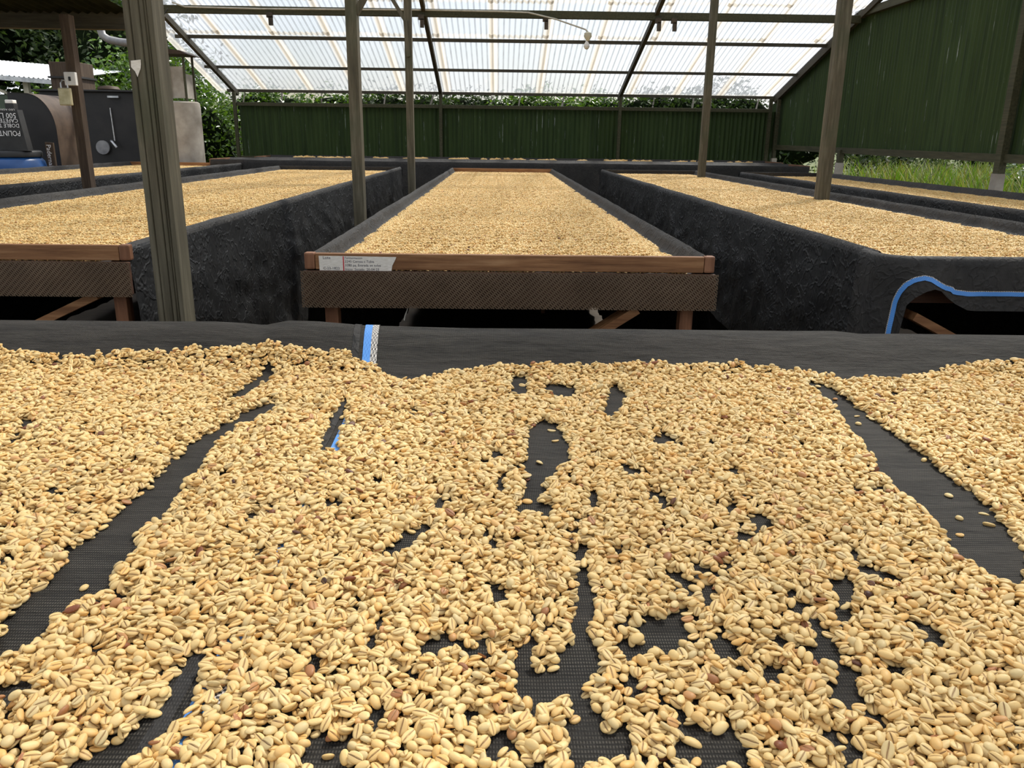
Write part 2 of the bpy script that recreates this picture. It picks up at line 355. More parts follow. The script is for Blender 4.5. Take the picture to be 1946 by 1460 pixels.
        # local +Y runs down-slope to the eave on the front pitch
for k_, (ya, yb) in enumerate(rows): put_row(ya, yb)
for ya, yb in ((1.6, 4.02), (-.7, 1.7), (-3, -.6)): put_row(ya, yb, False)
def par(mb, name, mat): return mb.build(name, mat, ceil_)
for y, h in ((14.27, .045), (13.28, .04), (12.2, .045), (10.2, .05), (9.1, .05), (8, .05), (6.9, .05), (5.8, .05), (4.7, .05), (3, .05), (1.5, .05), (0, .05), (-1.5, .05)):
    par(MB().box(-4.5 if y > 10 else -4.66, 4.66, y-.02, y+.02, roofz(y)-.012-h, roofz(y)-.012, .003), 'purlin', 'roof_wood')
RX = (-4.33, -.97, 1.98, 4.6)
for x in RX:
    for (a, b) in ((14.25, 11.25), (11.15, 4.0), (4.0, -3)):
        mb = MB().beam((x, a, roofz(a)-.085), (x, b, roofz(b)-.085), .05, .075); par(mb, 'rafter', 'roof_wood')
beam = par(MB().box(-4.62, 4.6, 11.16, 11.24, 2.745, 2.835, .004), 'tie_beam', 'rail_wood')
for x in (-2.9, -1.0, .57, 2.0, 2.2):
    mb = MB().box(x-.035, x+.035, 11.10, 11.155, 2.70, 2.76, 0).box(x-.012, x+.035, 11.10, 11.15, 2.61, 2.71, 0); mb.build('bracket', 'bark_dark', ceil_)

# ------------------------------------------------------------------ back wall (low green fence) and right wall
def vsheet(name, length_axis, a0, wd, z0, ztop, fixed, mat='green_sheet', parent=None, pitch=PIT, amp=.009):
    seg = 6; n = int(round(wd/pitch))*seg+1; t = np.linspace(0, wd, n); off = amp*np.cos(2*np.pi*t/pitch)
    zt = np.array([ztop(a0+q) if callable(ztop) else ztop for q in t]); mb = MB(); A = np.zeros((n, 2, 3))
    for j, zz in enumerate((np.full(n, z0), zt)):
        if length_axis == 0: A[:, j] = np.stack([a0+t, fixed+off, zz], 1)
        else: A[:, j] = np.stack([fixed+off, a0+t, zz], 1)
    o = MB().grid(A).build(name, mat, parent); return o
wb = thing('wall_back', None, None, (0, 14.1, .9), kind='structure')
for i in range(12):
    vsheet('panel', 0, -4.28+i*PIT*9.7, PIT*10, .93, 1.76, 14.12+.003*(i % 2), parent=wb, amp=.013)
MB().box(-4.3, 4.5, 14.05, 14.10, 1.745, 1.80, .004).build('top_rail', 'rail_wood', wb)
MB().box(-4.3, 4.5, 14.05, 14.10, .90, .955, .004).build('bottom_rail', 'rail_wood', wb)
for x in RX[:3]+(4.47,): MB().box(x-.025, x+.025, 14.03, 14.09, 0, 1.97, .004).build('fence_post', 'rail_wood', wb)
wr = thing('wall_right', None, None, (4.65, 8, 1.15), kind='structure')
ztopR = lambda y: 2.83 if y < 11.35 else 2.83-(y-11.35)*SL+.0
y = 14.6; i = 0
while y > 1.2:
    y -= PIT*10
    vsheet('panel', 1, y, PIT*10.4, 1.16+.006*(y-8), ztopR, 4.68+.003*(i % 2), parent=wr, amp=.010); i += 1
MB().beam((4.63, .8, 1.115), (4.63, 14.6, 1.20), .06, .075).build('bottom_rail', 'rail_wood', wr)
MB().box(4.60, 4.67, .8, 11.4, 2.82, 2.91, .004).build('top_rail', 'rail_wood', wr)
MB().beam((4.62, 11.3, 2.87), (4.62, 14.5, 1.955), .06, .05).build('verge_rail', 'roof_wood', wr)
for y, wd in ((4.2, .09), (7.65, .09), (11.3, .09), (14.05, .07)):
    wp_ = MB().box(4.57, 4.57+wd*.75, y-wd/2, y+wd/2, 1.0, 1.19 if y == 11.3 else 2.82 if y < 12 else 1.95, .005).build('wall_post', 'rail_wood', wr)
    MB().prism([(4.545, -.05), (4.665, -.05), (4.64, 1.02), (4.565, 1.02)], y-.05, y+.05).build('post_footing', 'concrete', wp_)

# ------------------------------------------------------------------ posts
def post(name, x0, x1, y0, y1, z1, mat, label, group=None, braces=(), grooves=True):
    t = thing(name, label, 'post', ((x0+x1)/2, (y0+y1)/2, 0), group)
    w_ = x1-x0; pts = [(x0, y0)]
    if grooves:
        for c_ in (.22, .55, .72, .8):
            g_ = x0+w_*c_; pts += [(g_-.0025, y0), (g_, y0+.005), (g_+.0025, y0)]
    pts += [(x1, y0), (x1, y1), (x0, y1)]
    MB().prismz(pts, 0, z1).build('shaft', mat, t)
    for p0, p1, bw in braces: MB().beam(p0, p1, .035, bw, (0, 1, 0)).build('brace', mat, t)
    return t
post('roof_post', -.976, -.901, 2.30, 2.38, roofz(2.25)-.05, 'post_wood', 'thick grooved grey wooden post left of the middle bed, nearest of all posts')
post('roof_post', -.948, -.880, 5.40, 5.50, roofz(5.4)-.05, 'post_wood', 'brown-green wooden post between the left and middle beds, wider of that pair', braces=(((-.89, 5.45, 2.0), (-.72, 5.45, 2.28), .05),), grooves=False)
post('roof_post', -.918, -.850, 8.40, 8.49, roofz(8.4)-.05, 'post_wood', 'narrow wooden post with a slanting brace, behind the middle bed left edge', braces=(((-.88, 8.44, 2.30), (-1.20, 8.44, 2.80), .07), ((-.882, 8.385, 2.02), (-.905, 8.385, 2.34), .025)), grooves=False)
post('roof_post', 2.435, 2.523, 6.30, 6.385, roofz(6.35)-.05, 'post_wood', 'stout weathered wooden post right of the right-hand bed, before the tall green wall', grooves=False)
post('roof_post', 2.417, 2.498, 10.1, 10.18, roofz(10.15)-.05, 'post_wood', 'slim wooden post at the far end of the right-hand bed, before the low green fence', grooves=False)
post('lean_to_post', -3.278, -3.209, 6.60, 6.68, 2.12, 'post_brown', 'thin brown post at far left carrying a brass padlock, under the dark roof', grooves=False)

# ------------------------------------------------------------------ drying beds
LIP, BZ = .905, .843
def resample(pts, step):
    P = np.array(pts, float); d = np.r_[0, np.cumsum(np.hypot(*np.diff(P, axis=0).T))]; n = max(2, int(d[-1]/step)); t = np.linspace(0, d[-1], n+1)
    return np.stack([np.interp(t, d, P[:, 0]), np.interp(t, d, P[:, 1])], 1)
def long_bed(xl, xr, y0, y1, label, group, hemL, hemR, wood_front=True, wood_end=False, seed=0, ny=190, sag=0):
    t = thing('drying_bed', label, 'drying bed', ((xl+xr)/2, (y0+y1)/2, 0), group)
    segs = []
    outer = lambda h: [(-.030, h), (-.020, .6), (-.014, .80), (-.012, .885), (-.006, .901), (.004, .907), (.014, .905), (.022, .893), (.034, .862), (.052, BZ+.002), (.075, BZ)]
    L = resample([(xl+a, b) for a, b in outer(hemL)], .02); R = resample([(xr-a, b) for a, b in outer(hemR)], .02)[::-1]
    Lf = resample([(xl+.012, .905), (xl+.022, .893), (xl+.034, .862), (xl+.052, BZ+.002), (xl+.075, BZ)], .01)
    mid = resample([(xl+.075, BZ), (xr-.075, BZ)], .1)
    prof = np.concatenate([L, mid[1:-1], R]); n = len(prof)
    ys = np.linspace(y0+(.115 if not wood_front else 0), y1, ny); A = np.zeros((n, ny, 3)); PX = prof[:, 0][:, None]+0*ys; PZ = prof[:, 1][:, None]+0*ys; YY = 0*PX+ys
    side = np.where(PX < (xl+xr)/2, -1., 1.); outm = ((PX < xl-.002) | (PX > xr+.002)).astype(float)
    drop = np.clip(.9-PZ, 0, 1)*outm
    f1 = fbm(YY*3.2, PZ*1.5, seed)-.5; f2 = fbm(YY*14, PZ*6, seed+3)-.5; f3 = fbm(YY*5+PZ*4, PZ*9, seed+5)-.5
    PX = PX+side*outm*(np.clip(drop*3, 0, 1))*(.05*f1+.030*f2+.035*f3+.012)*(1 if wood_front else np.clip((YY-ys[0])*3, 0, 1))
    PZ = PZ+(fbm(YY*2.5, PX*2, seed+9)-.5)*.010*(PZ > .85)*(1-outm*0)+(fbm(YY*3, YY*0, seed+2)-.5)*.1*(drop > .4)*np.clip((drop-.4)*3, 0, 1)
    inn = ((PZ > BZ+.004) & (outm == 0)); PX = PX+inn*(fbm(YY*9, PZ*20, seed+4)-.5)*.012*side*-1
    A[..., 0] = PX; A[..., 1] = YY; A[..., 2] = PZ
    iL = len(L)-1; iR = len(L)+len(mid)-2
    MB().grid(A[:12+0]).build  # noqa (kept simple: one sheet)
    cl = MB().grid(A).build('cloth', 'cloth', t); cl.data.materials.append(M['cloth_hang_shade'])
    zc = np.zeros(len(cl.data.polygons)); 
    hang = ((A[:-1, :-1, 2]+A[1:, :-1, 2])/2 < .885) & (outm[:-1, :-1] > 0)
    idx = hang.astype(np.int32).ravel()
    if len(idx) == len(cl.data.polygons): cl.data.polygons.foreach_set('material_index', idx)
    for x0, x1 in ((xl+.001, xl+.013), (xr-.013, xr-.001)):
        MB().box(x0, x1, y0+.025, y1, .848, .888, .003).build('side_board', 'wood_y', t)
    if wood_front:
        MB().box(xl+.016, xr-.016, y0-.012, y0+.012, .850, .903, .003).build('front_rail', 'wood_x', t)
        for x0, x1 in ((xl-.020, xl+.015), (xr-.015, xr+.020)): MB().box(x0, x1, y0-.014, y0+.022, .850, .905, .006).build('corner_block', 'wood_z', t)
        ap = MB().box(xl-.022, xr+.022, y0-.036, y0-.014, .733, .848, .004).build('apron_board', 'dark_board', t)
        A2 = np.zeros((60, 10, 3)); u_, v_ = np.meshgrid(np.linspace(xl-.028, xr+.028, 60), np.linspace(.728, .850, 10), indexing='ij')
        A2[..., 0] = u_; A2[..., 2] = v_; A2[..., 1] = y0-.041-.004*fbm(u_*9, v_*20, seed); MB().grid(A2).build('netting', 'netting', ap)
    else:
        MB().box(xl, xr, y0+.05, y0+.075, .76, .89, .003).build('front_rail', 'wood_x', t)
    for yy in (y0+.03, (y0+y1)/2, y1-.08):
        for xx in (xl+.03, xr-.075):
            MB().box(xx, xx+.045, yy, yy+.05, 0, .84, .003).build('leg', 'wood_z', t)
    MB().box(xl, xr, y1-.01, y1+.012, .80, .903, .003).build('end_board', 'wood_x' if wood_end else 'cloth', t)
    A3 = np.zeros((50, 12, 3)); u_, v_ = np.meshgrid(np.linspace(xl-.02, xr+.02, 50), np.linspace(.02, .90 if not wood_end else .86, 12), indexing='ij')
    A3[..., 0] = u_; A3[..., 2] = v_; A3[..., 1] = y1+.02+.03*fbm(u_*7, v_*3, seed+1); MB().grid(A3).build('end_cloth', 'cloth_hang_shade', t)
    for q in range(6):
        yy = y0+.5+q*(y1-y0-.8)/5; MB().box(xl+.02, xr-.02, yy, yy+.04, .79, .835).build('cross_batten', 'wood_x', t)
    return t
GB = None
mid_bed = long_bed(-.622, .70, 2.70, 10.98, 'middle drying bed with a paper strip on its wooden front rail, running straight away', GB, .04, .04, True, True, 1)
left_bed = long_bed(-2.90, -1.30, 2.85, 11.05, 'left drying bed with reddish front rail, its front corner behind the thick grooved post', GB, .04, .10, True, False, 20)
right_bed = long_bed(1.345, 2.60, 2.75, 11.0, 'right drying bed whose black cloth with a blue stripe arches open over the front', GB, .26, .12, False, False, 40)
long_bed(-5.25, -3.66, 4.6, 12.0, 'leftmost drying bed beside the blue barrel and dark machinery', GB, .3, .3, True, True, 60)
long_bed(3.10, 4.20, 3.2, 10.7, 'rightmost drying bed along the tall green wall, half cut by the right edge', GB, .3, .3, True, False, 80)
# braces
def brace(t, p0, p1, wd=.085, mat='wood_x'): MB().beam(p0, p1, .028, wd, (0, 1, 0)).build('brace', mat, t)
brace(mid_bed, (.47, 2.72, .725), (-.42, 2.72, .14))
MB().box(.30, .33, 5.6, 5.63, .1, .84).build('brace', 'wood_z', mid_bed)
brace(left_bed, (-1.42, 2.88, .725), (-2.5, 2.88, .22), .065)
brace(right_bed, (1.44, 2.79, .700), (2.4, 2.79, .22), .125)
MB().box(1.345, 2.60, 2.795, 2.815, .735, .85, .003).build('apron_board', 'dark_board', right_bed)

# right bed front flap with arched opening and blue stripe
PVX, PVY, CR = 1.424, 2.84, .118     # the cloth turns round the corner about this upright axis
def wrap_uv(u, yy):
    """u runs along the hem: right of the axis straight along X, left of it round the corner and back along the side"""
    r = PVY-yy; s_ = np.maximum(PVX-u, 0); th = np.minimum(s_/CR, math.pi/2); ext = np.maximum(s_-CR*math.pi/2, 0)
    X_ = np.where(u >= PVX, u, PVX-r*np.sin(th)); Y_ = np.where(u >= PVX, yy, PVY-r*np.cos(th)+ext); return X_, Y_
zx = np.array([1.0, 1.374, 1.384, 1.400, 1.42, 1.45, 1.476, 1.50, 1.525, 1.56, 1.606, 1.64, 2.64]); zz = np.array([.26, .22, .60, .740, .768, .792, .801, .795, .774, .750, .728, .724, .722])
xs = np.unique(np.concatenate([np.linspace(1.14, 1.36, 26), np.linspace(1.36, 2.63, 120), zx[1:8], [1.378, 1.381, 1.39, 1.395]]))
zb = np.interp(xs, zx, zz); rows_ = [(2.84, BZ), (2.80, .858), (2.775, .890), (2.757, .904), (2.742, .907), (2.728, .899), (2.722, .882)]
def flap_y(u, z_, t_): return 2.722-.010*t_+(fbm(u*6, z_*4, 5)-.5)*.05*np.clip((.88-z_)*8, 0, 1)*np.clip((u-1.14)*8, 0, 1)-.02*np.exp(-((u-1.47)/.07)**2)*t_
A = np.zeros((len(xs), len(rows_)+16, 3))
for j, (yy, z_) in enumerate(rows_):
    q = wrap_uv(xs, np.full(len(xs), yy)); A[:, j] = np.stack([q[0], q[1], np.full(len(xs), z_)], 1)
for j in range(16):
    t_ = (j+1)/16; z_ = .882+(zb-.882)*t_; q = wrap_uv(xs, flap_y(xs, z_, t_)); A[:, len(rows_)+j] = np.stack([q[0], q[1], z_], 1)
flap = MB().grid(A).build('front_flap', 'cloth', right_bed)
sp = np.array([(1.350, .24), (1.356, .45), (1.358, .648), (1.364, .75), (1.374, .785), (1.390, .812), (1.412, .830), (1.443, .838), (1.463, .834), (1.49, .818), (1.515, .806), (1.54, .800), (1.552, .790), (1.60, .784), (1.78, .784), (2.62, .784)])
S_ = resample(sp, .012); tg = np.gradient(S_, axis=0); tg /= np.linalg.norm(tg, axis=1)[:, None]; nr = np.stack([-tg[:, 1], tg[:, 0]], 1)
for nm, mt, lb, o0, o1 in (('blue_stripe', 'stripe_blue', 'woven blue stripe along the hem', -.008, .0065), ('white_stripe', 'stripe_white', 'thin black and white stitching above the blue stripe', .0065, .0095)):
    A = np.zeros((len(S_), 2, 3))
    for j, o_ in enumerate((o0, o1)):
        q = S_+nr*(o_+.0012*(fbm(np.arange(len(S_))*.5, np.zeros(len(S_)), 8)-.5))[:, None]; zbq = np.interp(q[:, 0], zx, zz); t_ = np.clip((.882-q[:, 1])/(.882-zbq), 0, 1)
        X_, Y_ = wrap_uv(q[:, 0], flap_y(q[:, 0], q[:, 1], t_)-.0035); A[:, j] = np.stack([X_, Y_, q[:, 1]], 1)
    MB().grid(A).build(nm, mt, flap, lb)

# transverse beds at the far end
def cross_bed(x0, x1, y0, y1, z, label, seed):
    t = thing('drying_bed', label, 'drying bed', ((x0+x1)/2, (y0+y1)/2, 0))
    prof = resample([(y0-.02, .35), (y0-.015, .7), (y0-.01, z-.008), (y0, z+.004), (y0+.02, z+.006), (y0+.05, z-.012), (y1-.05, z-.012), (y1-.02, z+.008), (y1, z+.022), (y1+.012, z), (y1+.015, .5)], .03)
    xs = np.linspace(x0, x1, 140); P0 = prof[:, 0][:, None]+0*xs; P1 = prof[:, 1][:, None]+0*xs; X_ = 0*P0+xs
    hang = np.clip((z-.03-P1)*5, 0, 1); P0 = P0-hang*(.05*(fbm(X_*6, P1*3, seed)-.3)+.02*(fbm(X_*22, P1*9, seed+1)-.5)); P1 = P1+(fbm(X_*3, P0*4, seed+2)-.5)*.012
    MB().grid(np.stack([X_, P0, P1], -1)[:, :, :][::-1]).build('cloth', 'cloth', t)
    for xe in (x0-.012, x1-.012): MB().box(xe, xe+.024, y0, y1, z-.06, z+.012, .003).build('end_board', 'wood_y', t)
    for xx in np.linspace(x0+.1, x1-.15, 5):
        for yy in (y0+.05, y1-.1): MB().box(xx, xx+.05, yy, yy+.05, 0, z-.03).build('leg', 'wood_z', t)
    return t
cross_bed(-4.1, 4.45, 11.98, 12.86, .945, 'long empty black-covered bed lying crosswise behind the far ends of the other beds', 31)
cross_bed(-3.75, 4.4, 12.98, 13.85, .962, 'crosswise bed with thin scattered heaps of beans, against the low green fence', 51)

# front bed (crosswise, fills the foreground)
fb = thing('drying_bed', 'nearest drying bed lying crosswise in the foreground, black cloth with furrows showing', 'drying bed', (0, 1, 0))
FX0, FX1, FY0 = -2.15, 2.15, .34
def lipz(x):
    z = np.interp(x, [-2.2, -1.0, -.69, -.584, -.52, -.478, -.43, -.371, -.307, -.275, -.05, .27, .6, .698, .753, .82, 1.09, 2.2], [.903, .905, .905, .906, .903, .899, .909, .908, .903, .900, .896, .897, .896, .897, .891, .892, .891, .895])
    return z
def basez(x, y):   # cloth surface height on the front bed
    x = np.asarray(x, float); y = np.asarray(y, float)
    t = np.clip((y-1.47)/.14, 0, 1); s_ = t*t*(3-2*t)*.75+t*.25
    w_ = (fbm(x*5, y*3, 12)-.5)*.008+.010*np.exp(-((x+.45-.0*y)/.03)**2)*np.clip((y-1.2)*2, 0, 1)
    return BZ-.006+s_*(lipz(x)-BZ+.006)+w_*(1-t)*.5+ (fbm(x*7+y*6, y*16, 14)-.5)*.016*np.clip(t*3, 0, 1)*(1-t*.8)
ysf = np.concatenate([np.linspace(FY0, 1.46, 120), np.linspace(1.465, 1.61, 34)]); xs = np.linspace(FX0, FX1, 360)
X_, Y_ = np.meshgrid(xs, ysf, indexing='ij'); Z_ = basez(X_, Y_)
A = np.stack([X_, Y_, Z_], -1); lz = lipz(xs); tail = []
for dy, dz in ((.62, .0025), (1.632-1, .0005), (.641, -.006), (.646, -.018), (.648, -.05), (.65, -.12), (.655, -.25), (.66, -.42)):
    fold = (fbm(xs*4, xs*0+dz*5, 3)-.5)*.04*min(1, abs(dz)*6)
    tail.append(np.stack([xs, np.full_like(xs, 1+dy)+fold, lz+dz], -1)[:, None])
A = np.concatenate([A]+tail, 1); fcl = MB().grid(A).build('cloth', 'cloth_front', fb)
MB().box(FX0, FX1, 1.612, 1.636, .76, .888, .003).build('rear_board', 'dark_board', fb)
MB().box(FX0, FX1, FY0-.02, FY0+.004, .76, .86, .003).build('front_rail', 'wood_x', fb)
for x in (FX0+.03, -.7, .7, FX1-.08):
    for y in (FY0+.01, 1.56): MB().box(x, x+.045, y, y+.045, 0, .80 if y > 1 else .83, .003).build('leg', 'wood_z', fb)
def ystripe(x0, x1, name, mat, lab, ragged=False):
    yy = np.concatenate([np.linspace(.36, 1.46, 90), np.linspace(1.465, 1.61, 34)]); P_ = []
    for x in (x0, (x0+x1)/2, x1):
        xx = x+np.interp(yy, [.3, .6, 1.1, 1.3, 1.62], [.022, .020, .020, .014, -.008])
        q = np.stack([xx, yy, basez(xx, yy)+.0012], -1); l_ = lipz(np.array([x-.003]))[0]
        tl = np.array([(x-.008, 1.62, l_+.0045), (x-.008, 1.632, l_+.0025), (x-.008, 1.644, l_-.006), (x-.008, 1.65, l_-.02)]); P_.append(np.concatenate([q, tl]))
    MB().grid(np.stack(P_, 0)).build(name, mat, fcl, lab)
ystripe(-.262, -.247, 'blue_stripe', 'stripe_blue', 'woven blue stripe across the cloth')
ystripe(-.247, -.234, 'white_stripe', 'stripe_white', 'black and white woven stripe beside the blue one')
A = []  # doubled seam left of the stripe
ystripe(-.2835, -.2700, 'seam', 'cloth', None)

# ------------------------------------------------------------------ beans
def bean_mesh(name, a, b, c_, bend=0., rings=8, low=False, crease=True):
    if low: ang = [0, 60, 120, 180, 235, 305]; ts = [-.62, .0, .62]
    else: ang = [-82, -74, -55, -25, 10, 40, 70, 90, 110, 140, 170, 205, 235, 254, 262, 270]; ts = list(np.sin(np.linspace(-1.28, 1.28, rings)))
    V = [(-a, 0, 0)]; cr_ = [0.]
    for t_ in ts:
        r = math.sqrt(max(0, 1-abs(t_)**2.3))
        for g_ in ang:
            q = math.radians(g_); y = b*r*math.cos(q); z = math.sin(q); z = c_*r*z if z > 0 else c_*.42*r*math.copysign(abs(z)**.7, z)
            k_ = 0
            if not low and crease and g_ == 270: z += c_*.42*r*.95; k_ = 1; y += .08*b*math.sin(t_*4)
            elif not low and crease and g_ in (262, -82): k_ = .35
            V.append((a*t_, y, z+bend*(a*t_)**2/a)); cr_.append(k_)
    V.append((a, 0, 0)); cr_.append(0.); n = len(ang); F = []
    for j in range(n): F.append((0, 1+(j+1) % n, 1+j))
    for i in range(len(ts)-1):
        for j in range(n): p = 1+i*n; F.append((p+j, p+(j+1) % n, p+n+(j+1) % n)); F.append((p+j, p+n+(j+1) % n, p+n+j))
    e = len(V)-1; p = 1+(len(ts)-1)*n
    for j in range(n): F.append((e, p+j, p+(j+1) % n))
    V = np.array(V); V[0, 2] += bend*a; V[-1, 2] += bend*a
    return V, np.array(F)[:, ::-1], np.array(cr_)
SRC = bpy.data.collections.new('bean_source')   # only referenced by the geometry nodes
BV = []
SIZES = [(.0061, .0043, .0028), (.0066, .0041, .0026), (.0056, .0044, .0030), (.0068, .0038, .0024), (.0050, .0038, .0033)]
for i, ((a, b, c_), bd) in enumerate(zip(SIZES, (0, -.10, 0, .14, 0))):
    V, F, K = bean_mesh('bean', a, b, c_, bd); me = fastmesh('bean', V, F, 'bean'); me.polygons.foreach_set('use_smooth', [True]*len(F))
    at_ = me.attributes.new('crease', 'FLOAT', 'POINT'); at_.data.foreach_set('value', K.astype(np.float32)); BV.append(me)
# chaff flake
u_, v_ = np.meshgrid(np.linspace(-1, 1, 5), np.linspace(-1, 1, 4), indexing='ij'); V = np.stack([u_*.004, v_*.0024*np.sqrt(1.05-u_**2), .0022*(v_**2)+.0008*u_], -1).reshape(-1, 3)
F = np.array([(i*4+j, (i+1)*4+j, (i+1)*4+j+1, i*4+j+1) for i in range(4) for j in range(3)]); CH = fastmesh('chaff', V, F, 'chaff')
for i, me in enumerate(BV+[CH]): o = bpy.data.objects.new('source_%d' % i, me); SRC.objects.link(o)

def masks(sizes, res, NA=24):
    out = {}
    for si, (a, b, c_) in enumerate(sizes):
        for k_ in range(NA):
            th = math.pi*k_/NA; R = int(a/res)+1; yy, xx = np.mgrid[-R:R+1, -R:R+1]*res
            u = xx*math.cos(th)+yy*math.sin(th); v = -xx*math.sin(th)+yy*math.cos(th); q = (u/a)**2+(v/b)**2; m_ = q < .98
            top = np.where(m_, c_*np.sqrt(np.clip(1-q, 0, 1)), -9.); out[si, k_] = (R, m_, top, th)
    return out
def deposit(N, xr, yr, res, base, T, sizes, rng, wrap=False, stray=0):
    """ballistic deposition of beans on a height map: beans rest on what lies below them"""
    x0, x1 = xr; y0, y1 = yr; nx = int(round((x1-x0)/res)); ny = int(round((y1-y0)/res)); pad = 8
    H = np.pad(base, pad, mode='wrap' if wrap else 'edge').copy(); B0 = H.copy(); MS = masks(sizes, res); NA = 24; out = []
    px = rng.random((N, 2)); ks = rng.integers(0, NA, N); ss = rng.integers(0, len(sizes), N); ch = rng.random(N)
    for n in range(N):
        ci = int(px[n, 0]*nx); cj = int(px[n, 1]*ny)
        if T[cj, ci] < -1.5 or T[cj, ci] <= 0 and (stray <= 0 or ch[n] < .5 or ch[n] > .5+stray): continue
        i = ci+pad; j = cj+pad
        if H[j, i]-B0[j, i] > max(T[cj, ci], 0): continue
        R, m_, top, th = MS[ss[n], ks[n]]; hb = H[j-R:j+R+1, i-R:i+R+1][m_]; best = hb.max()
        for di, dj in ((3, 1), (-3, 2), (1, -3)):          # roll to the lowest nearby rest
            a_, b_ = min(max(i+di, pad), nx+pad-1), min(max(j+dj, pad), ny+pad-1)
            if T[b_-pad, a_-pad] <= 0: continue
            q = H[b_-R:b_+R+1, a_-R:a_+R+1][m_]; mq = q.max()
            if mq < best-.0004: best = mq; i, j = a_, b_
        W = H[j-R:j+R+1, i-R:i+R+1]; d = max(1, int(R*.6)); c_ = sizes[ss[n]][2]
        gx_ = (W[R, R+d]-W[R, R-d])/(2*d*res); gy_ = (W[R+d, R]-W[R-d, R])/(2*d*res)
        gx_ = max(-.55, min(.55, gx_)); gy_ = max(-.55, min(.55, gy_)); z = float(np.mean(W[m_])*.60+best*.40)
        up_ = z+c_*.3+top+(np.mgrid[-R:R+1, -R:R+1][1]*gx_+np.mgrid[-R:R+1, -R:R+1][0]*gy_)*res*.6 if False else z+c_*.35+top
        np.maximum(W, up_, out=W)
        if wrap:
            H[:pad] = H[ny:ny+pad]; H[ny+pad:] = H[pad:2*pad]; H[:, :pad] = H[:, nx:nx+pad]; H[:, nx+pad:] = H[:, pad:2*pad]
        out.append((x0+(i-pad+.5)*res, y0+(j-pad+.5)*res, z, th+(math.pi if ch[n] < .5 else 0), gx_, gy_, ss[n]))
    return np.array(out), H[pad:-pad, pad:-pad]
def quat_list(O, rng, flip=.5, jitter=.16, z_add=None):
    """Euler rotations following the slope under each bean"""
    eul = np.zeros((len(O), 3)); zo = np.zeros(len(O))
    fl = rng.random(len(O)) < flip; jt = rng.normal(0, jitter, (len(O), 2)); stand = rng.random(len(O)) < .10
    for n in range(len(O)):
        nrm = Vector((-O[n, 4]+jt[n, 0], -O[n, 5]+jt[n, 1], 1)).normalized(); th = O[n, 3]
        if fl[n]: nrm = -nrm
        if stand[n]: nrm = (nrm+Vector((math.sin(th)*1.3, -math.cos(th)*1.3, 0))).normalized()
        x = Vector((math.cos(th), math.sin(th), 0)); x = (x-nrm*x.dot(nrm)).normalized(); y = nrm.cross(x)
        eul[n] = Matrix(((x.x, y.x, nrm.x), (x.y, y.y, nrm.y), (x.z, y.z, nrm.z))).to_euler()
    return eul, fl
# geometry-node group: instance collection children on points
ng = bpy.data.node_groups.new('scatter', 'GeometryNodeTree')
ng.interface.new_socket('Geometry', in_out='INPUT', socket_type='NodeSocketGeometry'); ng.interface.new_socket('Sources', in_out='INPUT', socket_type='NodeSocketCollection')
ng.interface.new_socket('Geometry', in_out='OUTPUT', socket_type='NodeSocketGeometry')
gi = ng.nodes.new('NodeGroupInput'); go = ng.nodes.new('NodeGroupOutput'); ip = ng.nodes.new('GeometryNodeInstanceOnPoints'); ci = ng.nodes.new('GeometryNodeCollectionInfo')
ci.inputs['Separate Children'].default_value = True; ci.inputs['Reset Children'].default_value = True; ip.inputs['Pick Instance'].default_value = True
mp_ = ng.nodes.new('GeometryNodeMeshToPoints')
def na(name, typ):
    x = ng.nodes.new('GeometryNodeInputNamedAttribute'); x.data_type = typ; x.inputs['Name'].default_value = name; return x.outputs[0]
er = ng.nodes.new('FunctionNodeEulerToRotation'); L_ = ng.links.new
L_(gi.outputs[0], mp_.inputs[0]); L_(mp_.outputs[0], ip.inputs['Points']); L_(gi.outputs[1], ci.inputs[0]); L_(ci.outputs[0], ip.inputs['Instance'])
L_(na('src', 'INT'), ip.inputs['Instance Index']); L_(na('rot', 'FLOAT_VECTOR'), er.inputs[0]); L_(er.outputs[0], ip.inputs['Rotation']); L_(na('scl', 'FLOAT_VECTOR'), ip.inputs['Scale'])
L_(ip.outputs[0], go.inputs[0])
def scatter(name, P, rot, scl, src, coll, label, cat, group=None):
    c0 = P.mean(0); me = bpy.data.meshes.new(name); me.vertices.add(len(P)); me.vertices.foreach_set('co', (P-c0).astype(np.float32).ravel())
    for nm, ty, d, key in (('rot', 'FLOAT_VECTOR', rot, 'vector'), ('scl', 'FLOAT_VECTOR', scl, 'vector'), ('src', 'INT', src, 'value')):
        a_ = me.attributes.new(nm, ty, 'POINT'); a_.data.foreach_set(key, d.astype(np.int32 if ty == 'INT' else np.float32).ravel())
    me.materials.append(M['bean']); o = bpy.data.objects.new(name, me); COL.objects.link(o); o.location = c0
    md = o.modifiers.new('scatter', 'NODES'); md.node_group = ng; md[ng.interface.items_tree[1].identifier if ng.interface.items_tree[1].name == 'Sources' else [s for s in ng.interface.items_tree if s.name == 'Sources'][0].identifier] = coll
    return tag(o, label, cat, group, 'stuff')

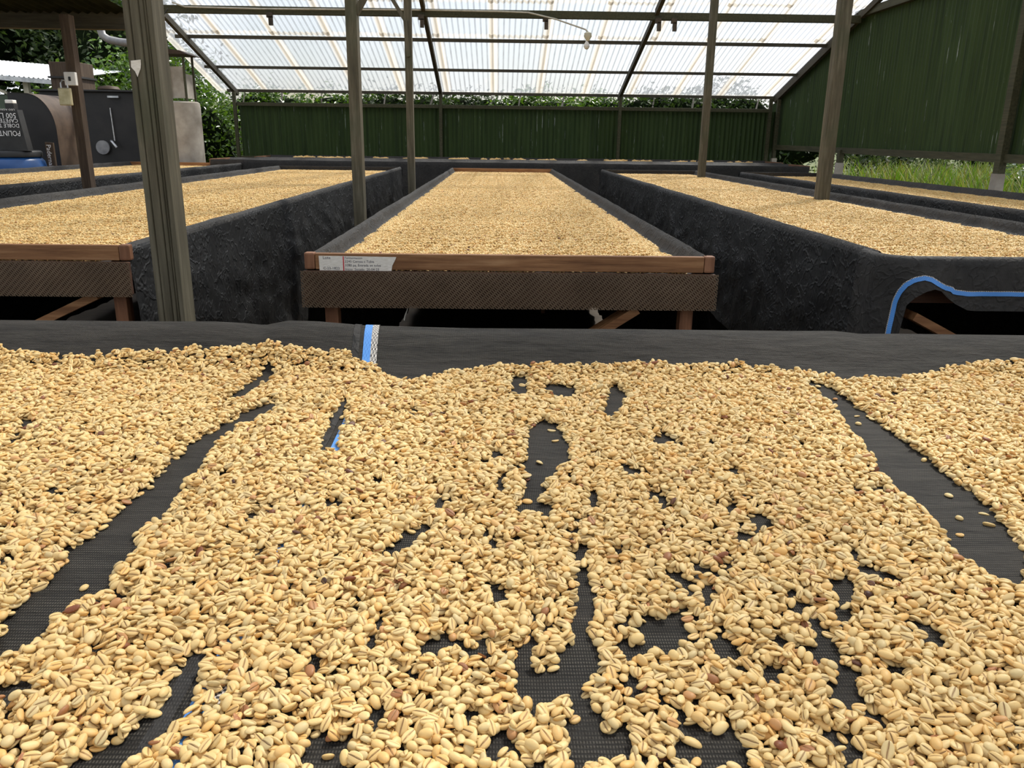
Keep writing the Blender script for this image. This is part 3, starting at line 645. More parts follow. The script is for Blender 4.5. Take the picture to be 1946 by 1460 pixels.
# --- front bed: thickness map with furrows
POLY = [[(-.379,1.307),(-.403,1.272),(-.422,1.198),(-.439,1.12),(-.441,1.028),(-.441,.965),(-.439,.917),(-.443,.858),(-.445,.819),(-.453,.788),(-.441,.743),(-.448,.698),(-.444,.657),(-.439,.632),(-.421,.6),(-.41,.612),(-.411,.648),(-.411,.674),(-.385,.703),(-.391,.733),(-.394,.789),(-.413,.825),(-.404,.852),(-.4,.895),(-.407,.966),(-.406,1.028),(-.416,1.109),(-.403,1.191),(-.365,1.278)],
[(.584,1.46),(.577,1.305),(.559,1.197),(.545,1.083),(.523,.978),(.529,.928),(.524,.861),(.513,.796),(.512,.744),(.532,.718),(.577,.79),(.59,.841),(.609,.921),(.607,1.006),(.608,1.094),(.609,1.198),(.605,1.306),(.606,1.426)],
[(.075,1.226),(.053,1.187),(.044,1.055),(.029,1.025),(.046,1.016),(.041,.955),(.029,.884),(.043,.885),(.055,.98),(.096,1.055),(.102,1.107),(.094,1.188)],
[(.029,1.47),(.022,1.337),(.05,1.353),(.053,1.471)],
[(-.254,.612),(-.263,.593),(-.259,.559),(-.26,.53),(-.267,.504),(-.288,.487),(-.3,.467),(-.308,.443),(-.275,.439),(-.267,.467),(-.263,.482),(-.255,.509),(-.247,.533),(-.251,.565)],
[(-.266,1.352),(-.267,1.286),(-.263,1.181),(-.256,1.101),(-.229,1.087),(-.239,1.182),(-.249,1.259)],
[(-.44,1.513),(-.451,1.405),(-.466,1.296),(-.451,1.288),(-.427,1.357),(-.417,1.458)],
[(.083,.758),(.08,.696),(.069,.659),(.071,.625),(.061,.609),(.059,.559),(.063,.533),(.055,.466),(.066,.466),(.075,.515),(.076,.559),(.09,.602),(.086,.633),(.096,.696),(.092,.758)],
[(-.088,.862),(-.103,.828),(-.124,.785),(-.111,.773),(-.09,.816),(-.075,.848)],
[(.09,1.419),(.083,1.37),(.127,1.339),(.137,1.403)],[(.211,1.422),(.198,1.357),(.174,1.241),(.191,1.241),(.226,1.357)],
[(.166,1.056),(.17,1.009),(.188,.991),(.2,1.018),(.183,1.028)],[(.191,.965),(.194,.924),(.204,.894),(.213,.909),(.205,.948)],
[(.293,.717),(.292,.669),(.291,.602),(.289,.533),(.295,.533),(.3,.602),(.304,.66)],[(.301,.887),(.297,.852),(.315,.852),(.328,.88)],
[(-.132,.498),(-.13,.472),(-.111,.472),(-.111,.509),(-.118,.504)],[(-.4,.565),(-.377,.569),(-.372,.558),(-.389,.545)],[(-.012,.725),(-.002,.705),(.009,.715)],
[(.387,.669),(.386,.626),(.401,.618),(.404,.651)],[(.712,1.401),(.699,1.353),(.726,1.369)]]
EDGE = np.array([(-2.3,1.53),(-1.2,1.535),(-.962,1.534),(-.9,1.53),(-.845,1.518),(-.795,1.518),(-.729,1.53),(-.59,1.54),(-.417,1.545),(-.293,1.53),(-.235,1.505),(-.205,1.46),(-.18,1.425),(-.15,1.43),(-.10,1.48),(.014,1.51),(.259,1.512),(.464,1.514),(.615,1.49),(.66,1.452),(.74,1.455),(.877,1.512),(1.041,1.536),(1.4,1.53),(2.3,1.53)])
RES = .0014; XR = (-1.36, 1.40); YR = (.40, 1.62)
nx, ny = int(round((XR[1]-XR[0])/RES)), int(round((YR[1]-YR[0])/RES)); gx = XR[0]+(np.arange(nx)+.5)*RES; gy = YR[0]+(np.arange(ny)+.5)*RES
GX, GY = np.meshgrid(gx, gy); Bm = basez(GX, GY)
T = .004+.011*fbm(GX*7, GY*4, 21)
T += .006*np.clip((GY-1.1)*2, 0, 1)
sp_ = fbm(GX*44, GY*24, 33, 3); thr = .27+.10*np.exp(-((GX-.06)/.25)**2)*np.clip(1.2-GY, 0, 1)*1.6-.2*np.clip((GY-1.3)*8, 0, 1)
T = np.where(sp_ < thr, -1, T)
def inpoly(P, X_, Y_):
    r = np.zeros(X_.shape, bool); n = len(P)
    for i in range(n):
        xa, ya = P[i]; xb, yb = P[(i+1) % n]
        if ya == yb: continue
        c_ = ((ya > Y_) != (yb > Y_)) & (X_ < (xb-xa)*(Y_-ya)/(yb-ya)+xa); r ^= c_
    return r
wobx = (fbm(GX*40, GY*40, 3, 2)-.5)*.012
for P in POLY:
    xa = min(p[0] for p in P)-.02; xb = max(p[0] for p in P)+.02; ya = min(p[1] for p in P)-.02; yb = max(p[1] for p in P)+.02
    i0, i1 = np.searchsorted(gx, (xa, xb)); j0, j1 = np.searchsorted(gy, (ya, yb))
    if i1 <= i0 or j1 <= j0: continue
    s_ = (slice(j0, j1), slice(i0, i1)); big_ = (xb-xa) > .09; mk = inpoly(P, GX[s_]+wobx[s_], GY[s_]); e_ = 5 if big_ else 2
    mk = mk | np.roll(mk, e_, 1) | np.roll(mk, -e_, 1) | np.roll(mk, e_, 0) | np.roll(mk, -e_, 0); T[s_] = np.where(mk, -1, T[s_])
T[:3] = -2; ed = np.interp(gx, EDGE[:, 0], EDGE[:, 1])+(fbm(gx*30, gx*0, 4)-.5)*.02; T = np.where(GY > ed[None, :], -2, T)
rg = np.random.default_rng(3)
T = np.where(np.abs(GX-.015) > .42+.70*GY, -2, T)
O, H = deposit(120000, XR, YR, RES, Bm, T, SIZES, rg, stray=.006)
# stray beans lying in the furrows
print('front beans', len(O))
eul, fl = quat_list(O, rg); c_ = np.array([SIZES[int(s)][2] for s in O[:, 6]])
P = O[:, :3].copy(); P[:, 2] += np.where(fl, .30, .36)*c_+.0004
scl = np.repeat(rg.normal(1.0, .07, len(O))[:, None], 3, 1); scl *= rg.normal(1, .05, scl.shape)
src = O[:, 6].astype(int); isch = rg.random(len(O)) < .007; src[isch] = 5; P[isch, 2] += .001
# the 300 beans that show largest become objects of their own
C0 = np.array([0, 0, 1.27]); dv = P-C0; dep = dv@np.array(fw); sx_ = 973+1540*(dv@np.array(rt))/dep; sy_ = 730-1540*(dv@np.array(up))/dep
hi_ = np.clip(((P[:, 0]-XR[0])/RES).astype(int), 0, nx-1); hj = np.clip(((P[:, 1]-YR[0])/RES).astype(int), 0, ny-1)
vis = (sx_ > 12) & (sx_ < 1934) & (sy_ < 1448) & (H[hj, hi_]-P[:, 2] < .0022) & (src < 5)
order = np.where(vis)[0]; order = order[np.argsort(dep[order])][:300]
for n in order:
    o = bpy.data.objects.new('coffee_bean', BV[src[n]]); COL.objects.link(o); o.location = P[n]; o.rotation_euler = eul[n]; o.scale = scl[n]
    tag(o, 'pale dried coffee bean in the nearest rows of the foreground bed', 'coffee bean', 'coffee beans nearest the viewer on the foreground bed')
keep = np.ones(len(P), bool); keep[order] = False
scatter('coffee_beans', P[keep], eul[keep], scl[keep], src[keep], SRC, 'pale coffee beans spread over the foreground bed with dark furrows raked through', 'coffee beans')

# --- patches of small beans for the farther beds
def patch(name, size, Tf, seed, disc=False, N=9000):
    rg = np.random.default_rng(seed); res = .0018; n = int(round(size/res)); g_ = (np.arange(n)+.5)*res; a, b = np.meshgrid(g_, g_)
    O_, _ = deposit(N, (0, size), (0, size), res, np.zeros((n, n)), Tf(a, b), SIZES, rg, wrap=not disc); e_, fl_ = quat_list(O_, rg, .5, .22)
    Vs, Fs = [], []; off = 0
    for q in range(len(O_)):
        if q % 1 == 0:
            sz = SIZES[int(O_[q, 6])]; V, F, _k = LOW[int(O_[q, 6])]; R = np.array(Matrix.Identity(3) if 0 else __import__('mathutils').Euler(e_[q]).to_matrix())
            Vs.append(V@R.T*1.04+np.array([O_[q, 0]-size/2, O_[q, 1]-size/2, O_[q, 2]+sz[2]*.3])); Fs.append(F+off); off += len(V)
    me = fastmesh(name, np.concatenate(Vs), np.concatenate(Fs), 'bean'); me.polygons.foreach_set('use_smooth', [True]*len(me.polygons)); return me
LOW = [bean_mesh('l', *s, low=True) for s in SIZES]
PS = .30
def Tp(s): return lambda a, b: -.0012+.013*np.clip(.5+.5*np.sin(b/PS*2*np.pi*3+3*np.sin(a/PS*2*np.pi)*.4+s)*.8+(fbm(np.cos(a/PS*6.283)*2+s, np.cos(b/PS*6.283)*5+np.sin(a/PS*6.283)*2, s)-.5)*1.6, 0, 1.3)
def Td(a, b):
    r = np.hypot(a-.06, b-.06)+(fbm(a*60, b*60, 9, 2)-.5)*.03; return np.where(r < .048, .002+.14*(.05-r), -1)
PC = bpy.data.collections.new('patch_source')
for i, me in enumerate((patch('patch', PS, Tp(0), 41), patch('patch', PS, Tp(2), 42), patch('clump', .12, Td, 43, True, 2500))):
    o = bpy.data.objects.new('patch_%d' % i, me); PC.objects.link(o)
print('patch tris', [len(o.data.polygons) for o in PC.objects])
def field(xl, xr, y0, y1, z, label, seed, wave=.03, wl=.42, sparse=None):
    rg = np.random.default_rng(seed); P, S, I, R = [], [], [], []
    ml, mr = xl+wave*1.3, xr-wave*1.3; nx_ = int((mr-ml)/PS+.35); sx = (mr-ml)/(nx_*PS); ny_ = int(round((y1-y0-.04)/PS)); sy = (y1-y0-.04)/(ny_*PS)
    for i in range(nx_):
        for j in range(ny_):
            P.append((ml+(i+.5)*PS*sx, y0+.02+(j+.5)*PS*sy, z)); S.append((sx*(1 if rg.random() < .5 else 1), sy, 1)); I.append(int(rg.integers(0, 2))); R.append((0, 0, math.pi*int(rg.integers(0, 2))))
    for side, e in ((-1, ml), (1, mr)):
        ph = rg.random()*wl
        for y in np.arange(y0+.02, y1, .028):
            t_ = ((y+ph) % wl)/wl; ext = wave*(1.3-1.9*abs(t_-.6)**1.2*2+.8*rg.random()+1.2*(fbm(np.array(y*1.4), np.array(seed), seed)-.5))
            x = 0.
            while x < min(max(ext, -.01), wave*1.25)+.001:
                P.append((e+side*x+rg.normal(0, .004), y+rg.normal(0, .006), z-.001+max(0, x-wave)*.25)); q = rg.uniform(.8, 1.1); S.append((q, q, 1)); I.append(2); R.append((0, 0, rg.uniform(0, 6.28))); x += .03
    for yy in (y0, y1):
        for x in np.arange(ml, mr, .04): P.append((x, yy+rg.normal(0, .006), z)); S.append((1, 1, 1)); I.append(2); R.append((0, 0, rg.uniform(0, 6.28)))
    scatter('coffee_beans', np.array(P), np.array(R, float), np.array(S, float), np.array(I), PC, label, 'coffee beans')
bz = BZ+.001
field(-.575, .650, 2.765, 10.93, bz, 'pale coffee beans filling the middle bed behind the paper strip', 1, .040)
field(-2.84, -1.36, 2.915, 10.96, bz, 'pale coffee beans filling the left bed behind the thick grooved post', 2, .035)
field(1.41, 2.52, 2.86, 10.93, bz, 'pale coffee beans filling the right bed with the blue-striped cloth', 3, .045)
field(-5.18, -3.72, 4.66, 11.95, bz, 'pale coffee beans filling the leftmost bed beside the blue barrel', 4, .035)
field(3.17, 4.12, 3.27, 10.63, bz, 'pale coffee beans filling the rightmost bed along the tall green wall', 5, .03)
# thin heaps on the far crosswise bed
rg = np.random.default_rng(9); P = []; S = []; R = []
for cx in (-3.1, -2.6, -1.9, -1.35, -.65, -.1, .25, .75, 1.3, 1.9, 2.25, 2.9, 3.3, 3.9):
    for q in range(int(rg.integers(4, 16))):
        P.append((cx+rg.normal(0, .10), 13.3+abs(rg.normal(0, .14)), .952)); S.append((1, 1, rg.uniform(.8, 2.2))); R.append((0, 0, rg.uniform(0, 6.28)))
scatter('coffee_beans', np.array(P), np.array(R, float), np.array(S, float), np.full(len(P), 2), PC, 'thin pale heaps of beans on the crosswise bed by the low green fence', 'coffee beans')
# outer ends of the foreground bed (outside the frame)
P = []; S = []; R = []; I = []
for x in (-1.98, -1.68, -1.38, 1.42, 1.72, 1.99):
    for y in (.56, .86, 1.16, 1.38):
        if abs(x) > 1.5 or y < 1.2: P.append((x, y, BZ-.004)); S.append((1, 1, 1)); R.append((0, 0, 0)); I.append(len(P) % 2)
for sgn in (-1, 1):
    for y in (.56, .86): P.append((sgn*1.10, y, BZ-.004)); S.append((1, 1, 1)); R.append((0, 0, 0)); I.append(0)
scatter('coffee_beans', np.array(P), np.array(R, float), np.array(S, float), np.array(I), PC, 'pale coffee beans at both outer ends of the foreground bed', 'coffee beans')

# ------------------------------------------------------------------ paper strip on the middle bed
ps = thing('paper_strip', 'torn strip of off-white tape with handwriting and a red line on the middle bed rail', 'label strip', (-.5, 2.685, .85))
PX0, PX1, PZ0, PZ1 = -.592, -.338, .8425, .8955
pl = [(PX0, PZ0), (PX1-.018, PZ0-.0025), (PX1-.014, PZ0+.022), (PX1-.004, PZ1-.012), (PX1, PZ1-.002), (PX0+.06, PZ1), (PX0-.001, PZ1)]
strip = MB().prism(pl, 2.6855, 2.6865).build('strip', 'tape', ps)
RL = PX0+.078
MB().box(RL, RL+.0035, 2.6848, 2.6855, PZ0+.001, PZ1-.001).build('red_line', 'red_ink', strip)
text_on(strip, 'handwriting', [('Lote', PX0+.012+.5, .0425, .014), ('C-23-1823', PX0+.012+.5, .008, .0125), ('Fermentacion', RL+.5+.006, .0435, .0105), ('2245 Cereza c Tolva', RL+.5+.006, .0315, .0115), ('3280 pa. Entrada en tolva', RL+.5+.006, .0190, .0115), ('Inicio  Secado  20-04-23', RL+.5+.006, .0055, .0115)], 'dark_ink', -.5, 2.6850, PZ0)
# twine hanging below the apron
mb = MB().tube([(-.305, 2.70, .735), (-.307, 2.69, .715), (-.315, 2.69, .695), (-.318, 2.69, .68)], .0022, 6); single(mb, 'twine', 'cable_grey', 'thin loose string hanging below the middle bed front', 'string')
# scrap of paper on the near post
mb = MB().prism([(-.970, 1.456), (-.944, 1.459), (-.9445, 1.448), (-.947, 1.436), (-.9495, 1.432), (-.957, 1.416), (-.962, 1.430), (-.971, 1.440)], 2.2975, 2.2988)
sc_o = single(mb, 'paper_scrap', 'tape', 'torn white paper scrap stuck on the thick grooved post', 'paper scrap')

# ------------------------------------------------------------------ lamp and cable on the tie beam
t = thing('hanging_lamp', 'bare bulb in a pale socket hanging on a curved cable from the roof beam', 'lamp', (1.1, 11.0, 2.5))
pts = [(-4.1, 11.13, 2.86), (-3.95, 11.13, 2.81), (-3, 11.13, 2.80), (-1, 11.13, 2.815), (0, 11.12, 2.81), (.35, 11.1, 2.80), (.7, 11.05, 2.72), (.95, 11.02, 2.64), (1.07, 11.0, 2.60), (1.10, 11.0, 2.57)]
MB().tube(pts, .010, 6).build('cable', 'cable_grey', t)
MB().lathe([(.012, .085), (.045, .07), (.05, .03), (.03, .0), (.022, -.02)], (1.10, 11.0, 2.49)).build('socket', 'cream_metal', t)
MB().lathe([(.012, 0), (.018, -.02), (.036, -.05), (.038, -.075), (.022, -.10), (.004, -.108)], (1.09, 11.0, 2.475)).build('bulb', 'white_plastic', t)
for q, pts in enumerate(([(-4.2, 11.1, 2.80), (-4.35, 11.1, 2.6), (-4.20, 11.1, 2.45), (-4.28, 11.1, 2.3), (-4.26, 11.1, 2.0)], [(-4.15, 11.1, 2.78), (-4.26, 11.1, 2.66), (-4.36, 11.1, 2.60), (-4.3, 11.1, 2.5), (-4.42, 11.1, 2.42)])):
    single(MB().tube(pts, .009, 6), 'wire', 'wire', ('dangling black wire under the left end of the roof beam, reaching the small lantern roof', 'short tangled black wire below the left end of the roof beam')[q], 'wire')

# ------------------------------------------------------------------ left side: lean-to roof, machinery, barrel
t = thing('lean_to_roof', 'dark corrugated roof overhang at the upper left corner', 'roof', (-5, 5.5, 2.12))
me = sheet_mesh(PIT*11, 3.6, mat='dark_roof', amp=.010)
for i in range(7):
    o = bpy.data.objects.new('roof_panel', me); COL.objects.link(o); o.parent = t; o.rotation_euler = (.10, 0, 0); x = -3.02-(i+1)*PIT*10.5
    o.rotation_euler = (math.radians(-5), 0, 0); o.location = Vector((x, 3.65, 2.20+3.6*math.sin(math.radians(5))-.0)) - worig(t)
MB().box(-8.8, -2.98, 7.16, 7.24, 2.085, 2.215, .004).build('edge_beam', 'roof_wood', t)
MB().box(-8.8, -2.98, 3.7, 3.78, 2.42, 2.5, .004).build('inner_beam', 'post_brown', t)
# padlock and switch box on the thin post
t = thing('padlock', 'large brass padlock hanging on the thin brown post at left', 'padlock', (-3.25, 6.52, 1.50))
MB().box(-3.315, -3.225, 6.50, 6.535, 1.475, 1.60, .008).build('body', 'brass', t)
MB().tube([(-3.295, 6.52, 1.60), (-3.295, 6.52, 1.635), (-3.28, 6.52, 1.655), (-3.255, 6.52, 1.655), (-3.245, 6.52, 1.635), (-3.245, 6.52, 1.60)], .006, 8).build('shackle', 'steel', t)
t = thing('switch_box', 'small white electrical box screwed on the thin brown post above the padlock', 'switch box', (-3.22, 6.53, 1.64))
cs_ = MB().box(-3.262, -3.178, 6.515, 6.55, 1.618, 1.712, .005).build('case', 'white_plastic', t); MB().box(-3.228, -3.212, 6.508, 6.516, 1.65, 1.68, .002).build('switch', 'black_plastic', cs_)
# hopper casing with curved edge
t = thing('metal_casing', 'black sheet-metal casing with a quarter-round brown rim, behind the leftmost bed', 'machine', (-5.842, 11.049, 0))
arc = [(-4.83, 0), (-4.83, 1.655)]+[(-4.66+.26*math.sin(q)*1.0, 1.30+.345*math.cos(q)) for q in np.linspace(0, math.pi/2, 14)]+[(-4.395, 0)]
MB().prism(arc, 8.50, 8.515).size(1.27, 0.3429).build('side_plate', 'black_metal', t)
mb = MB(); rim = arc[1:]; A = np.zeros((len(rim), 2, 3))
for j, yy in enumerate((8.49, 9.05)): A[:, j] = [(x+.006*(x > -4.8), yy, z+.004) for x, z in rim]
mb.grid(A).size(1.27, 0.3429).build('rim', 'rust_rim', t)
MB().prism([(x, z) for x, z in arc], 9.04, 9.05).size(1.27, 0.3429).build('back_plate', 'black_metal', t)
# dryer body
t = thing('furnace', 'large dark metal furnace body with a box chimney, behind the thin brown post', 'machine', (-6.12, 13.464, 0))
body = MB().box(-5.05, -4.02, 9.5, 10.3, 0, 1.715, .01).size(1.36, 0.4572).build('body', 'black_metal', t)
MB().box(-5.10, -3.98, 9.46, 10.34, 1.715, 1.735, .004).size(1.36, 0.4572).build('top_plate', 'black_metal', t)
MB().box(-4.98, -4.66, 9.65, 10.0, 1.735, 2.03, .006).size(1.36, 0.4572).build('chimney_box', 'post_brown', t)
MB().box(-5.0, -4.64, 9.63, 10.02, 1.86, 1.88).size(1.36, 0.4572).build('flange', 'black_metal', t)
MB().lathe([(.0, .0), (.09, 0), (.12, .02), (.10, .05), (.0, .06)], (-4.4, 9.75, 1.735)).size(1.36, 0.4572).build('lid', 'rust_rim', t)
c2 = MB(); c2.tube([(-4.42, 9.495, 1.13), (-4.42, 9.47, 1.13)], .075, 20); c2.size(1.36, 0.4572).build('hatch', 'pipe_metal', body)
MB().tube([(-4.32, 9.48, 1.20), (-4.29, 9.44, 1.19), (-4.25, 9.44, 1.13)], .014, 8).size(1.36, 0.4572).build('lever', 'steel', body)
MB().tube([(-4.29, 9.485, 1.55), (-4.28, 9.48, 1.2)], .006, 6).size(1.36, 0.4572).build('rod', 'steel', body)
MB().box(-4.30, -4.18, 9.47, 9.5, 1.655, 1.675).size(1.36, 0.4572).build('handle', 'steel', body)
# blue barrel
t = thing('barrel', 'blue plastic barrel with black lid ring at the far left', 'barrel', (-5.842, 10.16, 0))
MB().lathe([(.26, 0), (.285, .03), (.29, .35), (.30, .37), (.29, .39), (.29, .72), (.30, .74), (.29, .76), (.288, .95), (.275, 1.02), (.24, 1.06)], (-4.60, 8.0, 0)).size(1.27, 0.3429).build('body', 'blue_plastic', t)
MB().lathe([(.24, 1.055), (.262, 1.06), (.265, 1.10), (.25, 1.115), (0.01, 1.118)], (-4.60, 8.0, 0)).size(1.27, 0.3429).build('lid', 'black_plastic', t)
# upside-down black tank on the barrel
t = thing('water_tank', 'black plastic box with upside-down white lettering standing on the blue barrel', 'tank', (-6.0325, 10.287, 1.0795))
mb = MB(); a = [(-5.16, 1.119), (-4.345, 1.119), (-4.39, 1.475), (-5.12, 1.475)]; mb.prism(a, 7.84, 7.93); body = mb.size(1.27, 0.3429).build('body', 'black_plastic', t)
MB().box(-4.50, -4.42, 7.85, 7.92, 1.475, 1.53, .005).size(1.27, 0.3429).build('neck', 'black_plastic', t); MB().box(-4.495, -4.425, 7.852, 7.918, 1.53, 1.56, .005).size(1.27, 0.3429).build('cap', 'white_plastic', t)
text_on(body, 'lettering', [('POLINTER', .0, .01, .066, .86), ('DOBLE TINA', .0, -.052, .048, .95), ('CAFETERA', .005, -.095, .048, 1.0), ('500 LITROS', .015, -.145, .066, .95), ('USO AGRICOLA', .02, -.182, .022, 1.3)], 'white_ink', -4.385, 7.832, 1.30, flip=True, k=1.27)
# little plank sign
t = thing('plank_sign', 'narrow brown plank with white handwriting standing right of the blue barrel', 'sign', (-5.4384, 10.296, 0.3856))
plank = MB().prism([(-4.165, .55), (-4.085, .55), (-4.085, 1.19), (-4.155, 1.195)], 7.79, 7.815).size(1.32, 0.4064).build('plank', 'post_brown', t)
text_on(plank, 'writing', [('Padernal', 0, 0, .06, .95)], 'white_ink', -4.145, 7.787, 1.175, vertical=True, k=1.32)
MB().box(-4.14, -4.11, 7.815, 7.83, 0, .9).size(1.32, 0.4064).build('stake', 'post_brown', t)
# concrete cylinder and lantern box on it
single(MB().lathe([(.29, 0), (.29, 1.60), (.285, 1.65), (.26, 1.665), (.01, 1.67)], (-3.99, 10.6, 0)).size(1.18, .2286), 'concrete_drum', 'concrete', 'pale concrete cylinder beside the bush, right of the thick grooved post', 'concrete drum')
t = thing('lantern_box', 'small roofed metal box with pale side panels on the concrete cylinder', 'box', (-4.661, 12.508, 1.742))
for x in (-4.17, -3.79):
    for y in (10.45, 10.75): MB().box(x-.012, x+.012, y-.012, y+.012, 1.67, 2.20, .002).size(1.18, 0.2286).build('frame_bar', 'rail_wood', t)
MB().box(-3.96, -3.80, 10.448, 10.452, 1.70, 2.06).size(1.18, 0.2286).build('panel', 'concrete', t); MB().box(-3.80, -3.796, 10.47, 10.73, 1.70, 1.98).size(1.18, 0.2286).build('panel', 'concrete', t)
MB().box(-3.985, -3.955, 10.43, 10.46, 1.68, 2.18, .002).size(1.18, 0.2286).build('frame_bar', 'rail_wood', t)
MB().prism([(-4.24, 2.20), (-3.70, 2.19), (-3.80, 2.235), (-3.97, 2.25), (-4.16, 2.245)], 10.38, 10.82).size(1.18, 0.2286).build('roof', 'rust_rim', t)
single(MB().tube([(-4.49, 9.9, 2.62), (-4.48, 9.9, 2.42), (-4.46, 9.9, 2.33), (-4.40, 9.9, 2.29), (-4.28, 9.9, 2.265), (-3.85, 9.9, 2.23)], .042, 14).size(1.2, .254), 'vent_pipe', 'pipe_metal', 'bent grey metal pipe passing behind the thick grooved post below the dark roof', 'pipe')

# white-roofed shed further left
t = thing('shed', 'open shed with a white corrugated roof and green-tinted window at the left edge', 'shed', (-10, 15, 0))
me = sheet_mesh(PIT*11, 2.6, mat='white_roof', amp=.012)
for i in range(7):
    o = bpy.data.objects.new('roof_panel', me); COL.objects.link(o); o.parent = t; o.rotation_euler = (math.radians(7), math.radians(4), 0); x = -7.15-(i+1)*PIT*10.5
    o.location = Vector((x, 14.0, 2.10-(x+7.15)*math.tan(math.radians(4)))) - worig(t)
MB().beam((-13, 14.0, 2.48), (-7.15, 14.0, 2.06), .05, .07).build('eave_board', 'steel', t)
MB().box(-13, -7.5, 16.2, 16.3, 0, 1.2).build('wall', 'cream_metal', t)
MB().box(-13, -7.7, 16.1, 16.12, 1.2, 1.95).build('window', 'window_green', t)
for x in (-7.75, -8.7, -10.2): MB().box(x-.04, x+.04, 14.2, 14.28, 0, 2.05-(x+7.15)*.06).build('post', 'cream_metal', t)
MB().beam((-7.7, 14.24, 1.55), (-13, 14.24, 1.62), .05, .05).build('rail', 'cream_metal', t)
MB().beam((-7.7, 14.24, 1.75), (-8.6, 14.24, 2.1), .04, .04).build('brace', 'cream_metal', t)

# ------------------------------------------------------------------ foliage
def leaves(rg, C, size, jitter, aspect=.45, updir=.4):
    n = len(C); d = rg.normal(0, 1, (n, 3)); d[:, 2] = d[:, 2]*.6-.15; d /= np.linalg.norm(d, axis=1)[:, None]
    u_ = rg.normal(0, 1, (n, 3)); u_[:, 2] = abs(u_[:, 2])+updir; s_ = np.cross(d, u_); s_ /= np.linalg.norm(s_, axis=1)[:, None]; nn_ = np.cross(s_, d)
    L = size*rg.uniform(.6, 1.3, n)[:, None]; W = L*aspect
    V = np.stack([C-d*L*.5, C+s_*W*.5+nn_*L*.06, C+d*L*.5-nn_*L*.08, C-s_*W*.5+nn_*L*.06], 1).reshape(-1, 3)
    b = np.arange(n)*4; F = np.concatenate([np.stack([b, b+1, b+2], 1), np.stack([b, b+2, b+3], 1)]); return V, F
def plant(name, label, cat, centers, n, size, mat, seed, trunk=None, group=None, aspect=.45, core=True, bark='bark', cluster=.16):
    """centers: list of ellipsoids (x,y,z,rx,ry,rz)"""
    rg = np.random.default_rng(seed); c0 = Vector((centers[0][0], centers[0][1], 0)); t = thing(name, label, cat, c0, group)
    vol = np.array([c[3]*c[5] for c in centers]); vol = vol/vol.sum(); P_ = []
    for c, f in zip(centers, vol):
        m_ = max(20, int(n*f)); nc = max(6, m_//14); d = rg.normal(0, 1, (nc, 3)); d /= np.linalg.norm(d, axis=1)[:, None]; r = rg.uniform(.55, 1.05, nc)[:, None]
        cc = np.array(c[:3])+d*r*np.array(c[3:]); P_.append(np.repeat(cc, 14, 0)+rg.normal(0, cluster, (nc*14, 3)))
    P_ = np.concatenate(P_); P_ = P_[P_[:, 2] > .02]; V, F = leaves(rg, P_, size, 0, aspect); me = fastmesh('foliage', V-np.array([c0.x, c0.y, 0]), F, mat)
    o = bpy.data.objects.new('foliage', me); COL.objects.link(o); o.parent = t; o['kind'] = 'stuff'
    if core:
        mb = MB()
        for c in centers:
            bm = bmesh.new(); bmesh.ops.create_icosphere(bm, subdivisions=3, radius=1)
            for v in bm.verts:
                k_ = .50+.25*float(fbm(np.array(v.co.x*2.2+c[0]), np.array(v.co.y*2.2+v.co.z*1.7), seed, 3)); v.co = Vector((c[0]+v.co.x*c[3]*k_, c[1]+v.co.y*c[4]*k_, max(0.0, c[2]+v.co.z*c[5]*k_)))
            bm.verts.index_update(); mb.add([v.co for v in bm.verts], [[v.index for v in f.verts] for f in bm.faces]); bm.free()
        mb.sm = True; mb.build('inner_shade', 'core_shade', t)  # solid near-black blobs, coloured as the shade between the leaves
    for tr_ in (trunk or []):
        MB().tube(tr_[0], tr_[1], 8).build('trunk', bark, t)
    return t
# glossy citrus-like bush behind the machinery
plant('bush', 'glossy-leaved green bush behind the furnace and the dark machinery', 'bush', [(-6.7, 16.8, 1.75, 1.35, .8, 1.2), (-8.5, 17.6, 1.45, 1.1, .8, 1.15), (-6.1, 16.9, .85, 1.0, .7, .9)], 15000, .12, 'leaf_bright', 1, [([(-6.7, 16.8, 0), (-6.7, 16.8, 1.2)], [.05, .03])], aspect=.5)
plant('bush', 'dense glossy bush at the left end of the low green fence', 'bush', [(-5.3, 14.9, 1.05, 1.0, .6, 1.15), (-6.2, 15.3, 1.2, .9, .6, 1.2)], 11000, .09, 'leaf_bright', 2, aspect=.5)
plant('tree', 'dark broad-crowned tree in the upper left corner behind the white-roofed shed', 'tree', [(-13.5, 21, 3.6, 3.0, 2, 2.6), (-10.5, 22, 3.2, 2.4, 2, 2.4)], 9000, .22, 'leaf_dark', 3, [([(-12.5, 21, 0), (-12.3, 21, 2), (-12.6, 21, 4)], [.2, .16, .08])], cluster=.3, bark='bark_dark')
plant('tree', 'grey-green tree behind the bush, between the thin brown post and the thick post', 'tree', [(-8.6, 19.5, 2.5, 1.7, 1.4, 2.1), (-7.2, 18.6, 1.6, 1.2, 1, 1.5)], 6000, .15, 'leaf_grey', 4, [([(-8.4, 19.5, 0), (-8.3, 19.5, 2)], [.12, .08])], cluster=.25)
